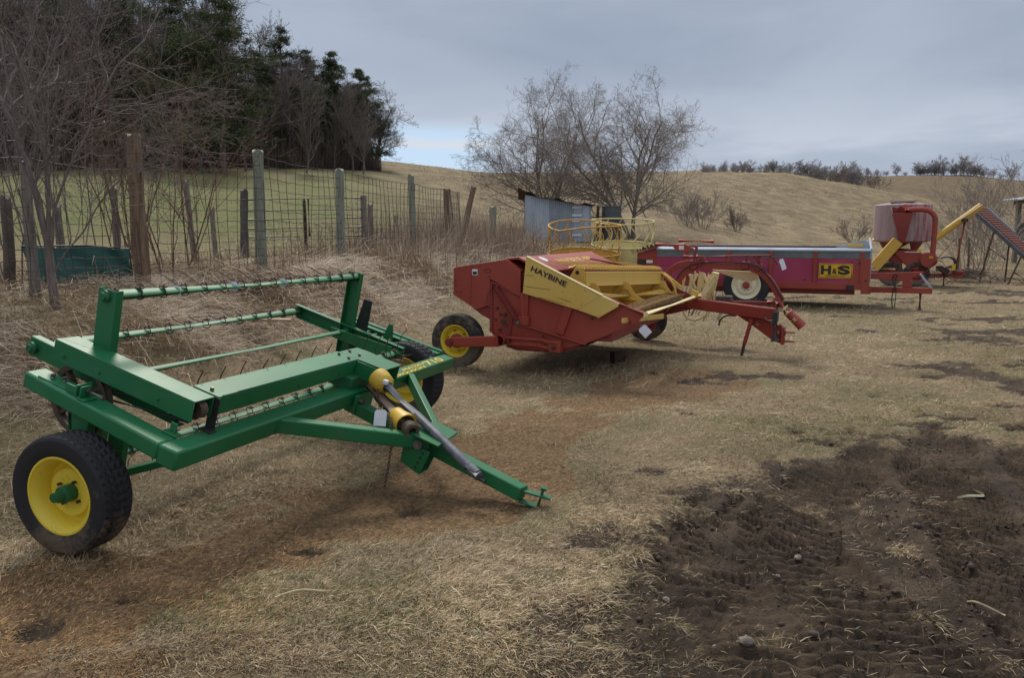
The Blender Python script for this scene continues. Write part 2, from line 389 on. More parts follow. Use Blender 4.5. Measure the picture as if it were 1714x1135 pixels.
def masks(x, y):
    wx = (fbm(x*1.5, y*1.5, 3)-.5)*.5; wy = (fbm(x*1.5, y*1.5, 5)-.5)*.5
    n = fbm(x*6, y*6, 9, 6, .62)-.5; xw, yw = x+wx, y+wy
    mud = sst(inpoly(xw, yw, MUD)+n*1.1+(fbm(x*2.2, y*2.2, 12, 3)-.5)*.9, -.55, .5)*.92
    n2 = fbm(x*2.5, y*5, 19, 5)-.5
    for cx, cy, a, b, _ in BLOBS:
        d = 1-np.hypot((x-cx)/(a*1.2), (y-cy)/(b*1.5))+n2*2.6*(cy > 5)+n*1.3; mud = np.maximum(mud, sst(d, .1, 1.)*.8)
    for cx, cy, a, b in ISL:
        d = 1-np.hypot((xw-cx)/a, (yw-cy)/b)+n*1.6; mud = mud*(1-.45*sst(d, 0, .9))
    big = fbm(x*.35+7, y*.35, 21, 4)
    mud = np.maximum(mud, sst(fbm(x*1.1, y*1.1, 33, 5)+(x-4.5)*.012*(x > 0), .64, .72)*.75*sst(x-y*.35, .2, 1.2)*(y < 30))
    d, al, sd = segdist(xw, yw, STRIP); wid = .5+.14*np.sin(al*1.7)
    strip = (1-sst(d-(fbm(x*3, y*3, 40, 5)-.5)*1.1, wid*.5, wid*1.35))*(y < 10)*(.85+.2*sst(fbm(x*2, y*2, 48), .3, .6))
    leaf = (1-sst(y+(fbm(x*1.2, y*1.2, 46, 4)-.5)*2.2, 3.0, 4.4))*sst(-x+(fbm(x*1.2, y*1.2, 47, 4)-.5)*2, .3, 2.2)*.6       # trampled brown corner at the front left
    strip = np.maximum(strip, leaf*sst(fbm(x*2, y*2, 44), .35, .6))
    green = sst(fbm(x*.8, y*.8, 50, 4), .5, .7)*.4+.3*sst(fbm(x*.9+y*.4, y*.9, 55, 4), .52, .64)
    far = sst(y, 14, 24)*(x < xfence(y)+1)
    return mud, strip, np.clip(green, 0, 1), far
def zfull(x, y, detail=True):
    x = np.asarray(x, float); y = np.asarray(y, float)
    z = zsmooth(x, y)
    z = z+(fbm(x*.5, y*.5, 60, 3)-.5)*.07*sst(y, 2, 8)*(1-sst(y, 18, 30))+(fbm(x*.06, y*.06, 61, 4)-.5)*sst(y, 40, 90)*1.6*(1-sst(y, 90, 200)*.3)
    z = z+(fbm(x*.3, y*.9, 68, 4)-.5)*.22*sst(y, 26, 45)
    if detail:
        mud, strip, g, f = masks(x, y); near = 1-sst(y, 9, 16)
        z = z+((fbm(x*2.2, y*2.2, 62, 3)-.5)*.05+(fbm(x*9, y*9, 63, 4)-.5)*.035)*near
        z = z-mud*.045*near+mud*near*((fbm(x*9, y*9, 64, 6, .7)-.5)*.045+np.maximum(fbm(x*26, y*26, 66, 4, .6)-.55, 0)*.06)*(.35+1.1*sst(fbm(x*1.3, y*1.3, 67, 2), .35, .65))
        for i, T in enumerate(TRACKS):
            d, al, sd = segdist(x, y, T); inn = (1-sst(d, .24, .3))*np.maximum(mud, .25)*near
            ph = (al-sd*.4)/.09
            rid = np.abs(((ph+fbm(x*1.5, y*1.5, 70)*.8) % 1)-.5)*2
            z = z+inn*(-.04+.055*sst(rid, .15, .7)*sst(fbm(x*2.2, y*2.2, 71+i), .3, .5))
            z = z+.03*np.exp(-((d-.3)/.05)**2)*mud*near
    return z
def gz(x, y, detail=False): return float(zfull(np.array([x]), np.array([y]), detail)[0])

def build_ground():
    ys = [-6., -3, -1, 0, .8, 1.4]; y = 1.8
    while y < 900: ys.append(y); y += max(.02, min(y*y/1300*1.6, y*.03+.02))
    ys = np.array(ys); a = np.tan(np.linspace(-1.08, 1.08, 960)); a = np.sign(a)*np.abs(a)*(.62+.38*np.abs(a)/np.abs(a).max())
    Y, A = np.meshgrid(ys, a, indexing='ij'); X = A*(Y+1.2*(Y < 1e9)+np.where(Y < 1, 6*(1-Y/7), 0))
    X = np.where(Y < 1.8, A*(1.8+1.2)*3, X) if False else A*np.maximum(Y+1.2, 3.0)
    Z = zfull(X, Y); mud, strip, g, f = masks(X, Y)
    ny, nx = X.shape; idx = np.arange(ny*nx).reshape(ny, nx)
    q = np.stack([idx[:-1, :-1], idx[:-1, 1:], idx[1:, 1:], idx[1:, :-1]], -1).reshape(-1, 4)
    C = np.stack([mud, strip, g], -1).reshape(-1, 3)
    m, t, b = newmat('ground_soil_and_dead_grass')
    at = nd(t, 'ShaderNodeAttribute', attribute_name='Col'); sp = nd(t, 'ShaderNodeSeparateColor', i_0=at.outputs['Color'])
    ge = nd(t, 'ShaderNodeNewGeometry').outputs['Position']; sx = nd(t, 'ShaderNodeSeparateXYZ', i_0=ge)
    nA = noise(t, ge, 2.2, 8, .6); nB = noise(t, ge, 38, 6, .7); nC = noise(t, ge, .35, 5, .55)
    stv = nd(t, 'ShaderNodeMapping', i_Vector=ge, i_Scale=(.5, .1, 1.6)).outputs[0]; nD = noise(t, stv, .9, 9, .68, .5)
    fine = nd(t, 'ShaderNodeMapping', i_Vector=ge, i_Scale=(1, .45, 1)).outputs[0]; nE = noise(t, fine, 3.5, 9, .75)
    straw = mix(t, smooth(t, nB, .3, .7), (.15, .1, .06), (.4, .3, .185))
    straw = mix(t, smooth(t, nA, .35, .7), straw, (.2, .165, .09))
    straw = mix(t, mth(t, 'MULTIPLY', sp.outputs[2], .5), straw, (.12, .125, .045))
    stripc = mix(t, smooth(t, nB, .35, .7), (.11, .065, .033), (.32, .205, .11))
    nF = noise(t, ge, 6, 10, .75)
    brk = lambda s_, k: smooth(t, mth(t, 'ADD', s_, mth(t, 'MULTIPLY', mth(t, 'SUBTRACT', nF, .5), k)), .3, .62)
    c = mix(t, mth(t, 'MULTIPLY', brk(sp.outputs[1], 1.1), .9), straw, stripc)
    mudc = mix(t, smooth(t, nA, .3, .7), (.055, .039, .027), (.13, .092, .062))
    mudc = mix(t, smooth(t, nB, .6, .72, 0, .7), mudc, (.2, .15, .1))
    mudc = mix(t, smooth(t, nF, .42, .62, 0, .65), mudc, (.038, .029, .022))
    c = mix(t, brk(sp.outputs[0], .9), c, mudc)
    hill = mix(t, smooth(t, nC, .38, .62), (.19, .145, .085), (.29, .22, .13))
    hill = mix(t, smooth(t, nD, .44, .66, 0, .7), hill, (.12, .082, .048))
    hill = mix(t, smooth(t, nE, .4, .68, 0, .4), hill, (.14, .11, .06))
    hill = mix(t, smooth(t, sx.outputs[1], 205, 260, 0, .6), hill, (.12, .082, .052))
    # green pasture on the left slope
    lx = mth(t, 'DIVIDE', sx.outputs[0], mth(t, 'MAXIMUM', sx.outputs[1], 1.))
    gr = mth(t, 'MULTIPLY', smooth(t, lx, -.02, -.26), smooth(t, sx.outputs[1], 105, 40, .15, 1))
    gr = mth(t, 'MULTIPLY', gr, smooth(t, nD, .8, .35, .25, 1))
    hill = mix(t, gr, hill, mix(t, smooth(t, nE, .35, .65), (.085, .115, .028), (.165, .165, .06)))
    g2 = mth(t, 'MULTIPLY', smooth(t, nC, .52, .68), smooth(t, nD, .35, .6, 0, .5))
    hill = mix(t, g2, hill, (.15, .15, .06))
    c = mix(t, smooth(t, sx.outputs[1], 19, 30), c, hill)
    t.links.new(c, b.inputs['Base Color']); b.inputs['Roughness'].default_value = .95; b.inputs['Specular IOR Level'].default_value = .2
    nG = noise(t, ge, 120, 5, .7)
    hb = mth(t, 'ADD', mth(t, 'ADD', mth(t, 'MULTIPLY', nB, .7), mth(t, 'MULTIPLY', nG, .3)), nE)
    bump(t, b, hb, .9, .045)
    o = npmesh('ground', np.stack([X, Y, Z], -1), q, np.full(len(q), 4), C, m, smooth=True)
    tag(o, 'muddy farm yard with flattened dead grass rising to rolling tan hills', 'ground', kind='structure')
build_ground()

# ------------------------------------------------------------------ grass and straw
def blade_material():
    m, t, b = newmat('dry_grass_blades')
    at = nd(t, 'ShaderNodeAttribute', attribute_name='Col')
    t.links.new(at.outputs['Color'], b.inputs['Base Color']); b.inputs['Roughness'].default_value = .8; b.inputs['Specular IOR Level'].default_value = .2
    return m
MB_ = blade_material()
def blades(name, x, y, z, az, L, w, lean, curve, col, mat=None):
    """curved two-segment blades: lean 0 = upright, 1 = flat on the ground"""
    n = len(x); P = np.stack([x, y, z], -1); el = (1-lean)*pi/2
    d = np.stack([np.cos(az)*np.cos(el), np.sin(az)*np.cos(el), np.sin(el)], -1)
    el2 = el-curve; d2 = np.stack([np.cos(az)*np.cos(el2), np.sin(az)*np.cos(el2), np.sin(el2)], -1)
    s = np.stack([-np.sin(az), np.cos(az), np.zeros(n)], -1)*(w/2)[:, None]
    mid = P+d*(L*.5)[:, None]; tip = mid+d2*(L*.5)[:, None]
    up = np.array([0, 0, 1.])*(w*.35)[:, None]
    vs = np.stack([P-s, P+s+up, mid+s*.8+up, mid-s*.8, tip], 1)
    b = np.arange(n)[:, None]*5; lo = np.concatenate([b+np.array([[0, 1, 2, 3]]), b+np.array([[3, 2, 4]])], 1)
    sz = np.tile([4, 3], n)
    return npmesh(name, vs.reshape(-1, 3), lo, sz, np.repeat(col, 5, 0), mat or MB_)
def palette(rng, n, cols, w, jit=.2):
    c = np.array(cols)[rng.choice(len(cols), n, p=np.array(w)/sum(w))]
    return c*(1+rng.uniform(-jit, jit, (n, 1)))
def build_yard_grass():
    rng = np.random.default_rng(5); N = NGRASS
    # sample evenly over what a viewer sees of the ground
    v = 400+ (1180-400)*rng.random(N)**.9; Y = CAMH*FY/(v-386)*1.0; Y = np.clip(Y, 2.2, 60); Y *= 1+rng.uniform(-.02, .02, N)
    X = (rng.uniform(-140, 1850, N)-857)/FY*Y
    mud, strip, g, f = masks(X, Y); fence = X-xfence(Y)
    clump = fbm(X*5, Y*5, 81, 3)
    keep = rng.random(N) < (1-sst(mud, .15, .95)*.9)*(1-strip*.55)*np.where(fence < .2, .4, 1)*np.clip(.45+1.3*(clump-.25), .25, 1)
    keep &= Y < 34
    for T in TRACKS:
        d_, _, _ = segdist(X, Y, T); keep &= ~((d_ < .26) & (mud > .35) & (rng.random(N) < .75))
    X, Y, mud, strip, g, clump = [q[keep] for q in (X, Y, mud, strip, g, clump)]; n = len(X)
    Z = zfull(X, Y)-.004; sc = np.clip(Y/6, .8, 3.)**.5
    isg = rng.random(n) < np.clip(g-.1, 0, 1)*(1-strip*.9)*.55
    flow = fbm(X*.9, Y*.9, 90, 2)*9
    az = flow+rng.normal(0, 1.1, n); L = rng.uniform(.02, .075, n)*sc*(1-.35*strip); lean = np.clip(rng.normal(.8, .13, n), .35, 1.02)
    L = np.where(isg, L*.75, L); lean = np.where(isg, lean*.75, lean)
    long = rng.random(n) < .03; L = np.where(long, L*2.6, L); lean = np.where(long, .93, lean)
    w = np.maximum(rng.uniform(.0016, .0035, n), Y*.00042)
    col = palette(rng, n, [(.42, .33, .2), (.3, .22, .13), (.6, .51, .36), (.16, .11, .065), (.38, .34, .25)], [4, 4, 3, 3, 2])
    col = np.where((strip+rng.normal(0, .2, n) > .42)[:, None], col*np.array([.9, .7, .5]), col)
    gc = palette(rng, n, [(.1, .13, .03), (.16, .18, .06), (.07, .1, .03)], [3, 3, 1]); col = np.where(isg[:, None], gc, col)
    col = col*(1-.45*mud[:, None])*(1+.0*L[:, None]); col = col*(.78+.44*sst(fbm(X*1.4, Y*1.4, 95, 4), .3, .7))[:, None]*np.array([1.02, .97, .92])
    o = blades('yard_grass', X, Y, Z, az, L, w, lean, rng.uniform(.0, .5, n), col)
    tag(o, 'short flattened straw coloured grass with green tufts over the yard', 'grass', kind='stuff')
def build_weeds():
    rng = np.random.default_rng(8); N = NWEED
    Y = 3.2+26*rng.random(N)**1.25; s = rng.normal(.9, 1.25, N); X = xfence(Y)+s
    k = (s > -2.6) & (s < 3.3+(fbm(Y*.8, Y*0, 3)-.5)*1.2) & (X < 2.2); k &= ~((Y > 6.5) & (Y < 11.5) & (X > -1.2))
    k &= rng.random(N) < np.clip(1.25-s*.28, .15, 1)
    k &= ~((X < -3.7) & (Y > 6.8) & (Y < 9.7) & (rng.random(N) < .6))
    # the ground beside the machines is trodden
    k &= ~((X-xfence(Y) > 1.9) & (rng.random(N) < .75))
    X, Y, s = X[k], Y[k], s[k]; n = len(X); Z = zfull(X, Y, False)
    pile = fbm(X*1.3, Y*1.3, 110, 3)
    Z = Z+rng.random(n)*np.clip(.3*pile*sst(-s, -2.2, -.6), 0, .3)
    L = rng.uniform(.11, .46, n)*(.5+.8*pile)*np.where((X < -4.0) & (Y < 10), .7, 1)*np.clip(1.15-s*.14, .5, 1.3); lean = np.clip(rng.normal(.9, .13, n), .1, 1.08)
    upr = rng.random(n) < np.where(Y > 15, .2, .04); lean = np.where(upr, rng.uniform(.02, .3, n), lean); L = np.where(upr, L*1.25, L)
    az = fbm(X*.6, Y*.6, 120, 2)*10+rng.normal(0, .9, n); w = np.maximum(rng.uniform(.002, .0045, n), Y*.00045)
    col = palette(rng, n, [(.44, .35, .26), (.31, .23, .165), (.6, .51, .39), (.17, .115, .085), (.4, .3, .19)], [5, 5, 3, 3, 3])
    lg = rng.random(n) < .03; L = np.where(lg, L*1.8+.2, L); w = np.where(lg, w*1.3, w); lean = np.where(lg, np.clip(lean, .45, .93), lean); col = np.where(lg[:, None], np.array([.56, .46, .34]), col)
    o = blades('dead_weeds', X, Y, Z-.01, az, L, w, lean, rng.uniform(-.1, .9, n), col)
    tag(o, 'tangled tall dead weeds and lodged stems on the bank along the fence', 'weeds', kind='stuff')
    # tall upright stems by the far end of the fence
    N = 5200; Y = rng.uniform(17, 30, N); s = rng.normal(0, .9, N); X = xfence(Y)+s*(1+(Y-17)*.06); Z = zfull(X, Y, False)
    k = rng.random(N) < sst(Y, 16, 19.5); X, Y, Z = X[k], Y[k], Z[k]; n = len(X)
    col = palette(rng, n, [(.33, .25, .18), (.42, .34, .26), (.22, .15, .11)], [4, 3, 3])
    o = blades('tall_dead_stalks', X, Y, Z, rng.uniform(0, 6.3, n), rng.uniform(.5, 1.75, n)*np.where(rng.random(n) < .5, .6, 1), np.full(n, .012)*np.clip(Y/20, .7, 2), np.abs(rng.normal(0, .13, n)), rng.uniform(0, .35, n), col)
    tag(o, 'dense stand of tall upright dead stalks at the far end of the fence', 'weeds', kind='stuff')
    # pale tufts over the pasture edge, behind the wire
    N = 26000; Y = rng.uniform(10, 34, N); X = xfence(Y)-rng.exponential(2.2, N); k = X/Y > -1.0; X, Y = X[k], Y[k]; n = len(X); Z = zfull(X, Y, False)
    col = palette(rng, n, [(.36, .28, .19), (.25, .18, .12), (.2, .2, .07)], [4, 4, 2])
    o = blades('pasture_edge_grass', X, Y, Z, rng.uniform(0, 6.3, n), rng.uniform(.1, .4, n), np.maximum(.006, Y*.0006), np.clip(rng.normal(.6, .25, n), .05, 1), rng.uniform(0, .8, n), col)
    tag(o, 'matted dead grass at the edge of the green pasture behind the wire', 'grass', kind='stuff')
NGRASS, NWEED = 600000, 190000
build_yard_grass(); build_weeds()
def build_tufts():
    rng = np.random.default_rng(19); n0 = 11000
    C = [(-2.24, 3.87, .3), (-.95, 6.9, .35), (-.66, 9.2, .4), (1.9, 12.2, .5), (1.3, 8.9, .8), (5.0, 16.8, .6), (-1.6, 5.4, .9), (-2.6, 4.3, .5), (6.4, 16.5, 1.2), (.2, 9.4, .9), (2.2, 12.4, .9)]
    c = np.array(C)[rng.integers(0, len(C), n0)]; X = c[:, 0]+rng.normal(0, 1, n0)*c[:, 2]*.6; Y = c[:, 1]+rng.normal(0, 1, n0)*c[:, 2]*.45; Z = zfull(X, Y)
    L = rng.uniform(.04, .16, n0)*(1+.4*(Y > 8)); col = palette(rng, n0, [(.4, .32, .2), (.28, .21, .13), (.16, .17, .06), (.48, .4, .28)], [4, 4, 1, 1])
    o = blades('long_grass', X, Y, Z-.005, rng.uniform(0, 6.3, n0), L, np.maximum(.0025, Y*.0004), np.clip(rng.normal(.75, .2, n0), .1, 1), rng.uniform(0, .9, n0), col); tag(o, 'longer uncut dead grass around the wheels and under the machines', 'grass', kind='stuff')
    N = 60000; Y = 32+150*rng.random(N)**1.5; X = rng.uniform(-1.0, .85, N)*Y; k = ~((X/Y < -.13) & (Y > 62)); k &= rng.random(N) < .15+.85*sst(fbm(X*.25, Y*.25, 31, 4), .35, .75)
    X, Y = X[k], Y[k]; n = len(X); Z = zfull(X, Y); pal = palette(rng, n, [(.27, .21, .13), (.2, .15, .09), (.34, .28, .18), (.19, .18, .08)], [4, 3, 3, 1])
    o = blades('hill_grass', X, Y, Z, rng.uniform(0, 6.3, n), rng.uniform(.03, .13, n)*np.clip(Y/60, 1, 2.2), Y*.0008, np.clip(rng.normal(.5, .25, n), .05, 1), rng.uniform(0, .8, n), pal); tag(o, 'coarse tufts of dead grass scattered over the hillsides', 'grass', kind='stuff')
build_tufts()
# ------------------------------------------------------------------ green hay rake
e1 = V((.900, -.323, -.292)).normalized(); e2 = V((.334, .943, -.016)); e2 = (e2-e1*e2.dot(e1)).normalized(); e3 = e1.cross(e2)
RM = Matrix((e1, e2, e3)).transposed().to_4x4()
def build_rake():
    G = M['green']
    root = empty('hay_rake', V((-2.25, 4.2, .84)), RM)
    tag(root, 'green parallel bar side delivery hay rake with yellow wheel rims, nearest machine', 'hay rake')
    b = MB().prism([(-.27, -.255, -.1), (.72, -.33, -.1), (.72, -.2, -.1), (-.27, -.125, -.1)], (0, 0, .09)); b.build('side_beam', G, root, bevel=.012)
    MB().box((.72, -.33, -.115), (.84, 2.98, -.01)).build('front_beam', G, root, bevel=.012)
    # right side: two slotted rails
    MB().box((-.3, 2.93, -.09), (.72, 2.98, .02)).box((-.3, 2.86, -.01), (.72, 2.93, .005)).build('side_beam', G, root, bevel=.006)
    r2 = MB().box((-.22, 2.72, -.09), (.74, 2.76, -.01))
    for i in range(11): x = -.12+i*.075; r2.box((x, 2.765, -.03), (x+.022, 2.86, -.018))
    r2.build('inner_rail', G, root, bevel=.004)
    MB().prism([(.2, 2.8, -.01), (.3, 2.8, -.01), (.27, 2.8, .12), (.23, 2.8, .12)], (0, .012, 0)).build('bracket', G, root, bevel=.003)
    # belt guard casings
    g = MB(); y0, y1, x0, x1, z0, z1 = -.135, .01, -.23, .725, .055, .172
    g.box((x0, y0, z1-.006), (x1, y1, z1)).box((x0, y0, z0), (x1, y0+.005, z1-.006)).box((x0, y1-.005, z0), (x1, y1, z1-.006)).box((x0, y0+.005, z0), (x0+.005, y1-.005, z1-.006))
    sg = g.build('belt_guard', G, root, bevel=.004)
    tg = MB().box((.57, .018, .168), (.745, 1.42, .176)).box((.738, .02, .07), (.745, 1.42, .168)).box((.57, .02, .07), (.577, 1.42, .168)).box((.577, .02, .07), (.738, .026, .168))
    tg.build('shaft_guard', G, root, bevel=.003)
    hc = MB().box((.585, 1.42, .17), (.96, 1.66, .178)).box((.745, 1.4, .06), (.95, 1.407, .17)).box((.585, 1.65, .06), (.95, 1.658, .17)).box((.745, 1.407, .06), (.752, 1.42, .17))
    hc.build('gearbox_guard', G, root, bevel=.003)
    for p in ((.66, .06), (.62, 1.36), (.7, 1.36), (.62, 1.5), (.7, 1.5)):
        MB().tube([(p[0], p[1], .172), (p[0], p[1], .192)], .012, 6).build('bolt', M['steel'], root)
    MB().box((.6, 1.3, -.02), (.8, 1.56, .075)).build('gearbox', M['green_dark'], root, bevel=.01)
    MB().box((.845, 1.3, -.16), (.875, 1.52, -.03)).build('bracket', G, root, bevel=.004)
    MB().tube([(.87, 1.34, -.07), (.9, 1.34, -.07)], .02, 6).build('bolt', M['steel'], root)
    # open end of the belt guard: pulley, belt and dark plate
    pu = MB().lathe([(.012, .02), (.045, .02), (.052, .025), (.046, .0), (.052, -.025), (.045, -.02), (.012, -.02)], (.69, -.065, .105), (0, 1, 0), 24); pu.build('pulley', M['brown_metal'], root, smooth=True)
    MB().box((.7, .012, -.02), (.76, .018, .17)).box((.7, -.04, -.01), (.78, .012, -.002)).build('end_plate', M['black'], root, bevel=.002)
    MB().box((.66, -.2, -.01), (.70, -.19, .055)).box((.63, -.22, -.008), (.72, -.17, .0)).build('bracket', G, root, bevel=.003)
    MB().tube([(.1, -.07, -.06), (.66, -.07, .02)], .008, 6).tube([(.1, -.07, -.02), (.66, -.07, .1)], .008, 6).build('belt', M['black'], root)
    lp = MB(); c = V((-.02, -.1, -.11))
    lp.lathe([(.19, .018), (.2, .022), (.19, .0), (.2, -.022), (.17, -.018), (.175, 0), (.17, .018)], c, (0, 1, 0), 48, closed=True)
    for i in range(4):
        a = pi/4+i*pi/2; lp.beam(c, c+V((cos(a), 0, sin(a)))*.175, .02, .03, (0, 1, 0))
    lp.build('pulley', M['brown_metal'], root, smooth=True, angle=30)
    # tensioner plate on the left beam
    MB().box((-.18, -.25, -.012), (.13, -.16, -.002)).build('slide_plate', G, root, bevel=.003)
    MB().box((.1, -.27, -.002), (.112, -.175, .055)).box((.03, -.265, -.002), (.1, -.255, .04)).box((.13, -.285, -.01), (.185, -.2, .0)).box((.14, -.28, .0), (.15, -.215, .06)).build('tension_bracket', G, root, bevel=.003)
    MB().tube([(.1, -.24, .035), (.25, -.24, .035)], .008, 8).tube([(.245, -.24, .035), (.262, -.24, .035)], .015, 6).tube([(.152, -.24, .035), (.166, -.24, .035)], .017, 6).build('tension_screw', M['steel'], root)
    for p in ((-.12, -.21), (-.06, -.19), (.06, -.2)):
        MB().tube([(p[0], p[1], .0), (p[0], p[1], .022)], .014, 6).build('bolt', M['steel'], root)
    # spiders (cranks) with four ends
    def chan(m, p, q, y0, w, up, t=.007, dep=.05):
        p, q = V((p[0], y0, p[1])), V((q[0], y0, q[1])); d = (q-p).normalized(); s = d.cross(V((0, 1, 0)))
        m.beam(p, q, t, w, s)
        m.beam(p+s*(w/2-t/2)+V((0, dep/2*up+.001*up, 0)), q+s*(w/2-t/2)+V((0, dep/2*up+.001*up, 0)), dep, t, s)
        m.beam(p-s*(w/2-t/2)+V((0, dep/2*up+.001*up, 0)), q-s*(w/2-t/2)+V((0, dep/2*up+.001*up, 0)), dep, t, s)
    for y0, up in ((-.005, 1), (2.585, -1)):
        m = MB(); chan(m, (.02, -.54), (-.07, .5), y0, .12, up); m.build('spider_arm', G, root, bevel=.003)
        m = MB(); chan(m, (-.56, .0), (.54, -.02), y0+.012*up, .11, up); m.build('spider_arm', G, root, bevel=.003)
        for x, z in ((-.07, .46), (.5, -.02), (.01, -.5), (-.52, 0), (0, 0)):
            MB().lathe([(0, .03), (.02, .03), (.024, .02), (.034, .016), (.034, .0)], (x, y0-.002, z), (0, -1, 0), 20).build('bearing_cap', M['green_dark'], root, smooth=True)
    # a second inner plate on the right spider
    MB().prism([(-.09, 2.4, .02), (.5, 2.4, .05), (.5, 2.4, -.06), (-.06, 2.4, -.06)], (0, .008, 0)).build('brace_plate', G, root, bevel=.003)
    MB().prism([(-.05, 2.68, -.3), (.12, 2.68, -.3), (.08, 2.68, .28), (.0, 2.68, .28)], (0, .012, 0)).build('bearing_plate', M['black'], root, bevel=.003)
    MB().tube([(0, 0, 0), (0, 2.58, 0)], .019, 12).build('centre_shaft', G, root, smooth=True)
    # tine bars
    def tine_me(vec, bend):
        m = MB(); r = .0035; v = V(vec); pts = []
        for i in range(17):
            a = i/16*2*pi; pts.append(V((.034*cos(a), -.012+.024*i/16, .034*sin(a))))
        m.tube(pts, r, 5); m.tube([V((.034, .012, 0)), v*.35+V(bend)*.4, v*.75+V(bend), v], r, 5)
        m.tube([V((.034, -.02, 0)), v*.35+V(bend)*.4+V((0, -.035, 0)), v*.75+V(bend)+V((0, -.05, 0)), v+V((0, -.055, 0))], r, 5) if False else None
        m.box((-.014, -.018, .03), (.014, .018, .038)); m.tube([(0, 0, .03), (0, 0, .046)], .007, 6)
        return m
    for nm, (x, z), (dx, dz), bend, ny, y0, y1, mt, r in (
        ('T', (-.07, .46), (-.23, .03), (0, 0, .01), 15, .04, 2.5, M['rust'], .032),
        ('F', (.5, -.02), (.045, .25), (-.01, 0, 0), 14, .12, 2.46, M['rust'], .032),
        ('B', (.01, -.5), (.02, -.2), (.01, 0, 0), 14, .1, 2.5, M['rust'], .032),
        ('K', (-.52, 0), (-.16, .01), (0, 0, -.01), 14, .1, 2.5, M['rust'], .032)):
        MB().tube([(x, .0, z), (x, 2.58, z)], r, 16).build('tine_bar', G, root, smooth=True)
        first = None
        for i in range(ny):
            y = y0+(y1-y0)*i/(ny-1)
            if first is None: first = o = tine_me((dx, 0, dz), bend).build('tine', mt, root)
            else: o = first.copy(); COL.objects.link(o); o.parent = root
            o.location = (x, y, z); o.rotation_euler = (0, R(random.uniform(-4, 4)), R(random.uniform(-3, 3)))
    # wheel legs and axles
    MB().prism([(.02, -.2, -.1), (.14, -.2, -.1), (.2, -.2, -.5), (.1, -.2, -.5)], (0, .05, 0)).build('axle_leg', G, root, bevel=.006)
    MB().prism([(.2, -.12, -.1), (.32, -.12, -.1), (.34, -.12, -.42), (.24, -.12, -.42)], (0, .04, 0)).build('axle_leg', G, root, bevel=.006)
    MB().tube([(.262, -.42, -.475), (.262, -.08, -.475)], .028, 14).build('axle', M['green_dark'], root, smooth=True)
    MB().beam((.28, -.1, -.44), (.76, .12, -.13), .05, .04).build('diagonal_brace', G, root, bevel=.005)
    MB().tube([(-.05, -.15, -.12), (.0, -.15, -.3)], .012, 8).build('drop_rod', G, root)
    MB().prism([(.45, 2.84, -.1), (.6, 2.84, -.1), (.58, 2.84, -.36), (.48, 2.84, -.36)], (0, .05, 0)).build('axle_leg', G, root, bevel=.006)
    wheel(root, (.268, -.34, -.462), (.02, -1, .0), .312, .175, .195, M['yrim'], M['tyre'], M['green_dark'], n=132, hub=(.045, .1), bolts=4, dish=.075)
    wheel(root, (.53, 2.78, -.285), (.0, -1, .0), .33, .19, .195, M['yrim'], M['tyre'], M['green_dark'], n=132, hub=(.05, .1), bolts=4, dish=.06)
    # draw frame and tongue
    MB().beam((.8, .5, -.07), (1.5, 1.17, -.075), .07, .09).build('strut', G, root, bevel=.008)
    MB().beam((.84, 2.14, -.05), (1.5, 1.31, -.07), .05, .08).build('strut', G, root, bevel=.006)
    MB().beam((.78, 1.38, -.13), (2.2, 1.1, -.115), .1, .085, (0, 0, 1)).build('tongue', G, root, bevel=.008)
    MB().prism([(1.34, 1.06, -.03), (1.62, 1.03, -.03), (1.6, 1.38, -.03), (1.42, 1.42, -.03)], (0, 0, .012)).build('junction_plate', G, root, bevel=.004)
    for yy in (1.08, 1.2):
        o = MB(); o.prism([(1.37, yy, -.1), (1.56, yy, -.1), (1.53, yy, -.27), (1.38, yy, -.235)], (0, .012, 0)); o = o.build('stand_bracket', G, root, bevel=.003)
        h = MB()
        for i in range(4):
            h.tube([(1.515-i*.008, yy-.003, -.125-i*.035), (1.515-i*.008, yy+.015, -.125-i*.035)], .009, 8)
        h.build('bolt_hole', M['ink'], o)
    MB().prism([(1.38, 1.092, -.235), (1.53, 1.092, -.27), (1.53, 1.092, -.262), (1.38, 1.092, -.227)], (0, .108, 0)).build('stand_bracket', G, root, bevel=.002)
    MB().tube([(1.47, 1.05, -.08), (1.47, 1.08, -.08)], .02, 6).tube([(1.47, 1.06, -.08), (1.47, 1.07, -.08)], .03, 14).build('bolt', M['steel'], root)
    hi = MB().beam((2.17, 1.105, -.1), (2.37, 1.13, -.085), .06, .012).beam((2.19, 1.1, -.165), (2.33, 1.12, -.165), .06, .012); hi.build('hitch_clevis', M['green_dark'], root, bevel=.003)
    MB().tube([(2.31, 1.12, -.17), (2.31, 1.12, -.045)], .012, 8).tube([(2.31, 1.12, -.05), (2.31, 1.12, -.035)], .024, 6).build('hitch_pin', M['green_dark'], root)
    # PTO shafts
    d = (V((1.93, 1.0, -.08))-V((1.02, 1.36, .1))).normalized(); a = V((1.02, 1.36, .1))
    yc = MB(); yc.lathe([(.035, .02), (.062, .0), (.07, -.03), (.075, -.07), (.072, -.1), (.05, -.105), (.0, -.105)], a, d, 28, fn=lambda j, i, r, h: r*(1.06 if (j//2) % 2 and i < 2 else 1)); yc.build('shaft_bell', M['yplast'], root, smooth=True, angle=60)
    MB().box((1.02, 1.3, .125), (1.05, 1.33, .15)).build('label', M['white'], root)
    MB().tube([a+d*.0, a+d*.35, a+d*.98], [.031, .029, .031], 20).tube([a+d*.9, a+d*1.0], .033, 20).build('drive_shaft', M['plastic_grey'], root, smooth=True)
    MB().tube([a+d*.98, a+d*1.055], .014, 4).build('shaft_stub', M['black'], root)
    p, q = V((.86, 1.46, .02)), V((1.26, 1.17, .0)); d2 = (q-p).normalized()
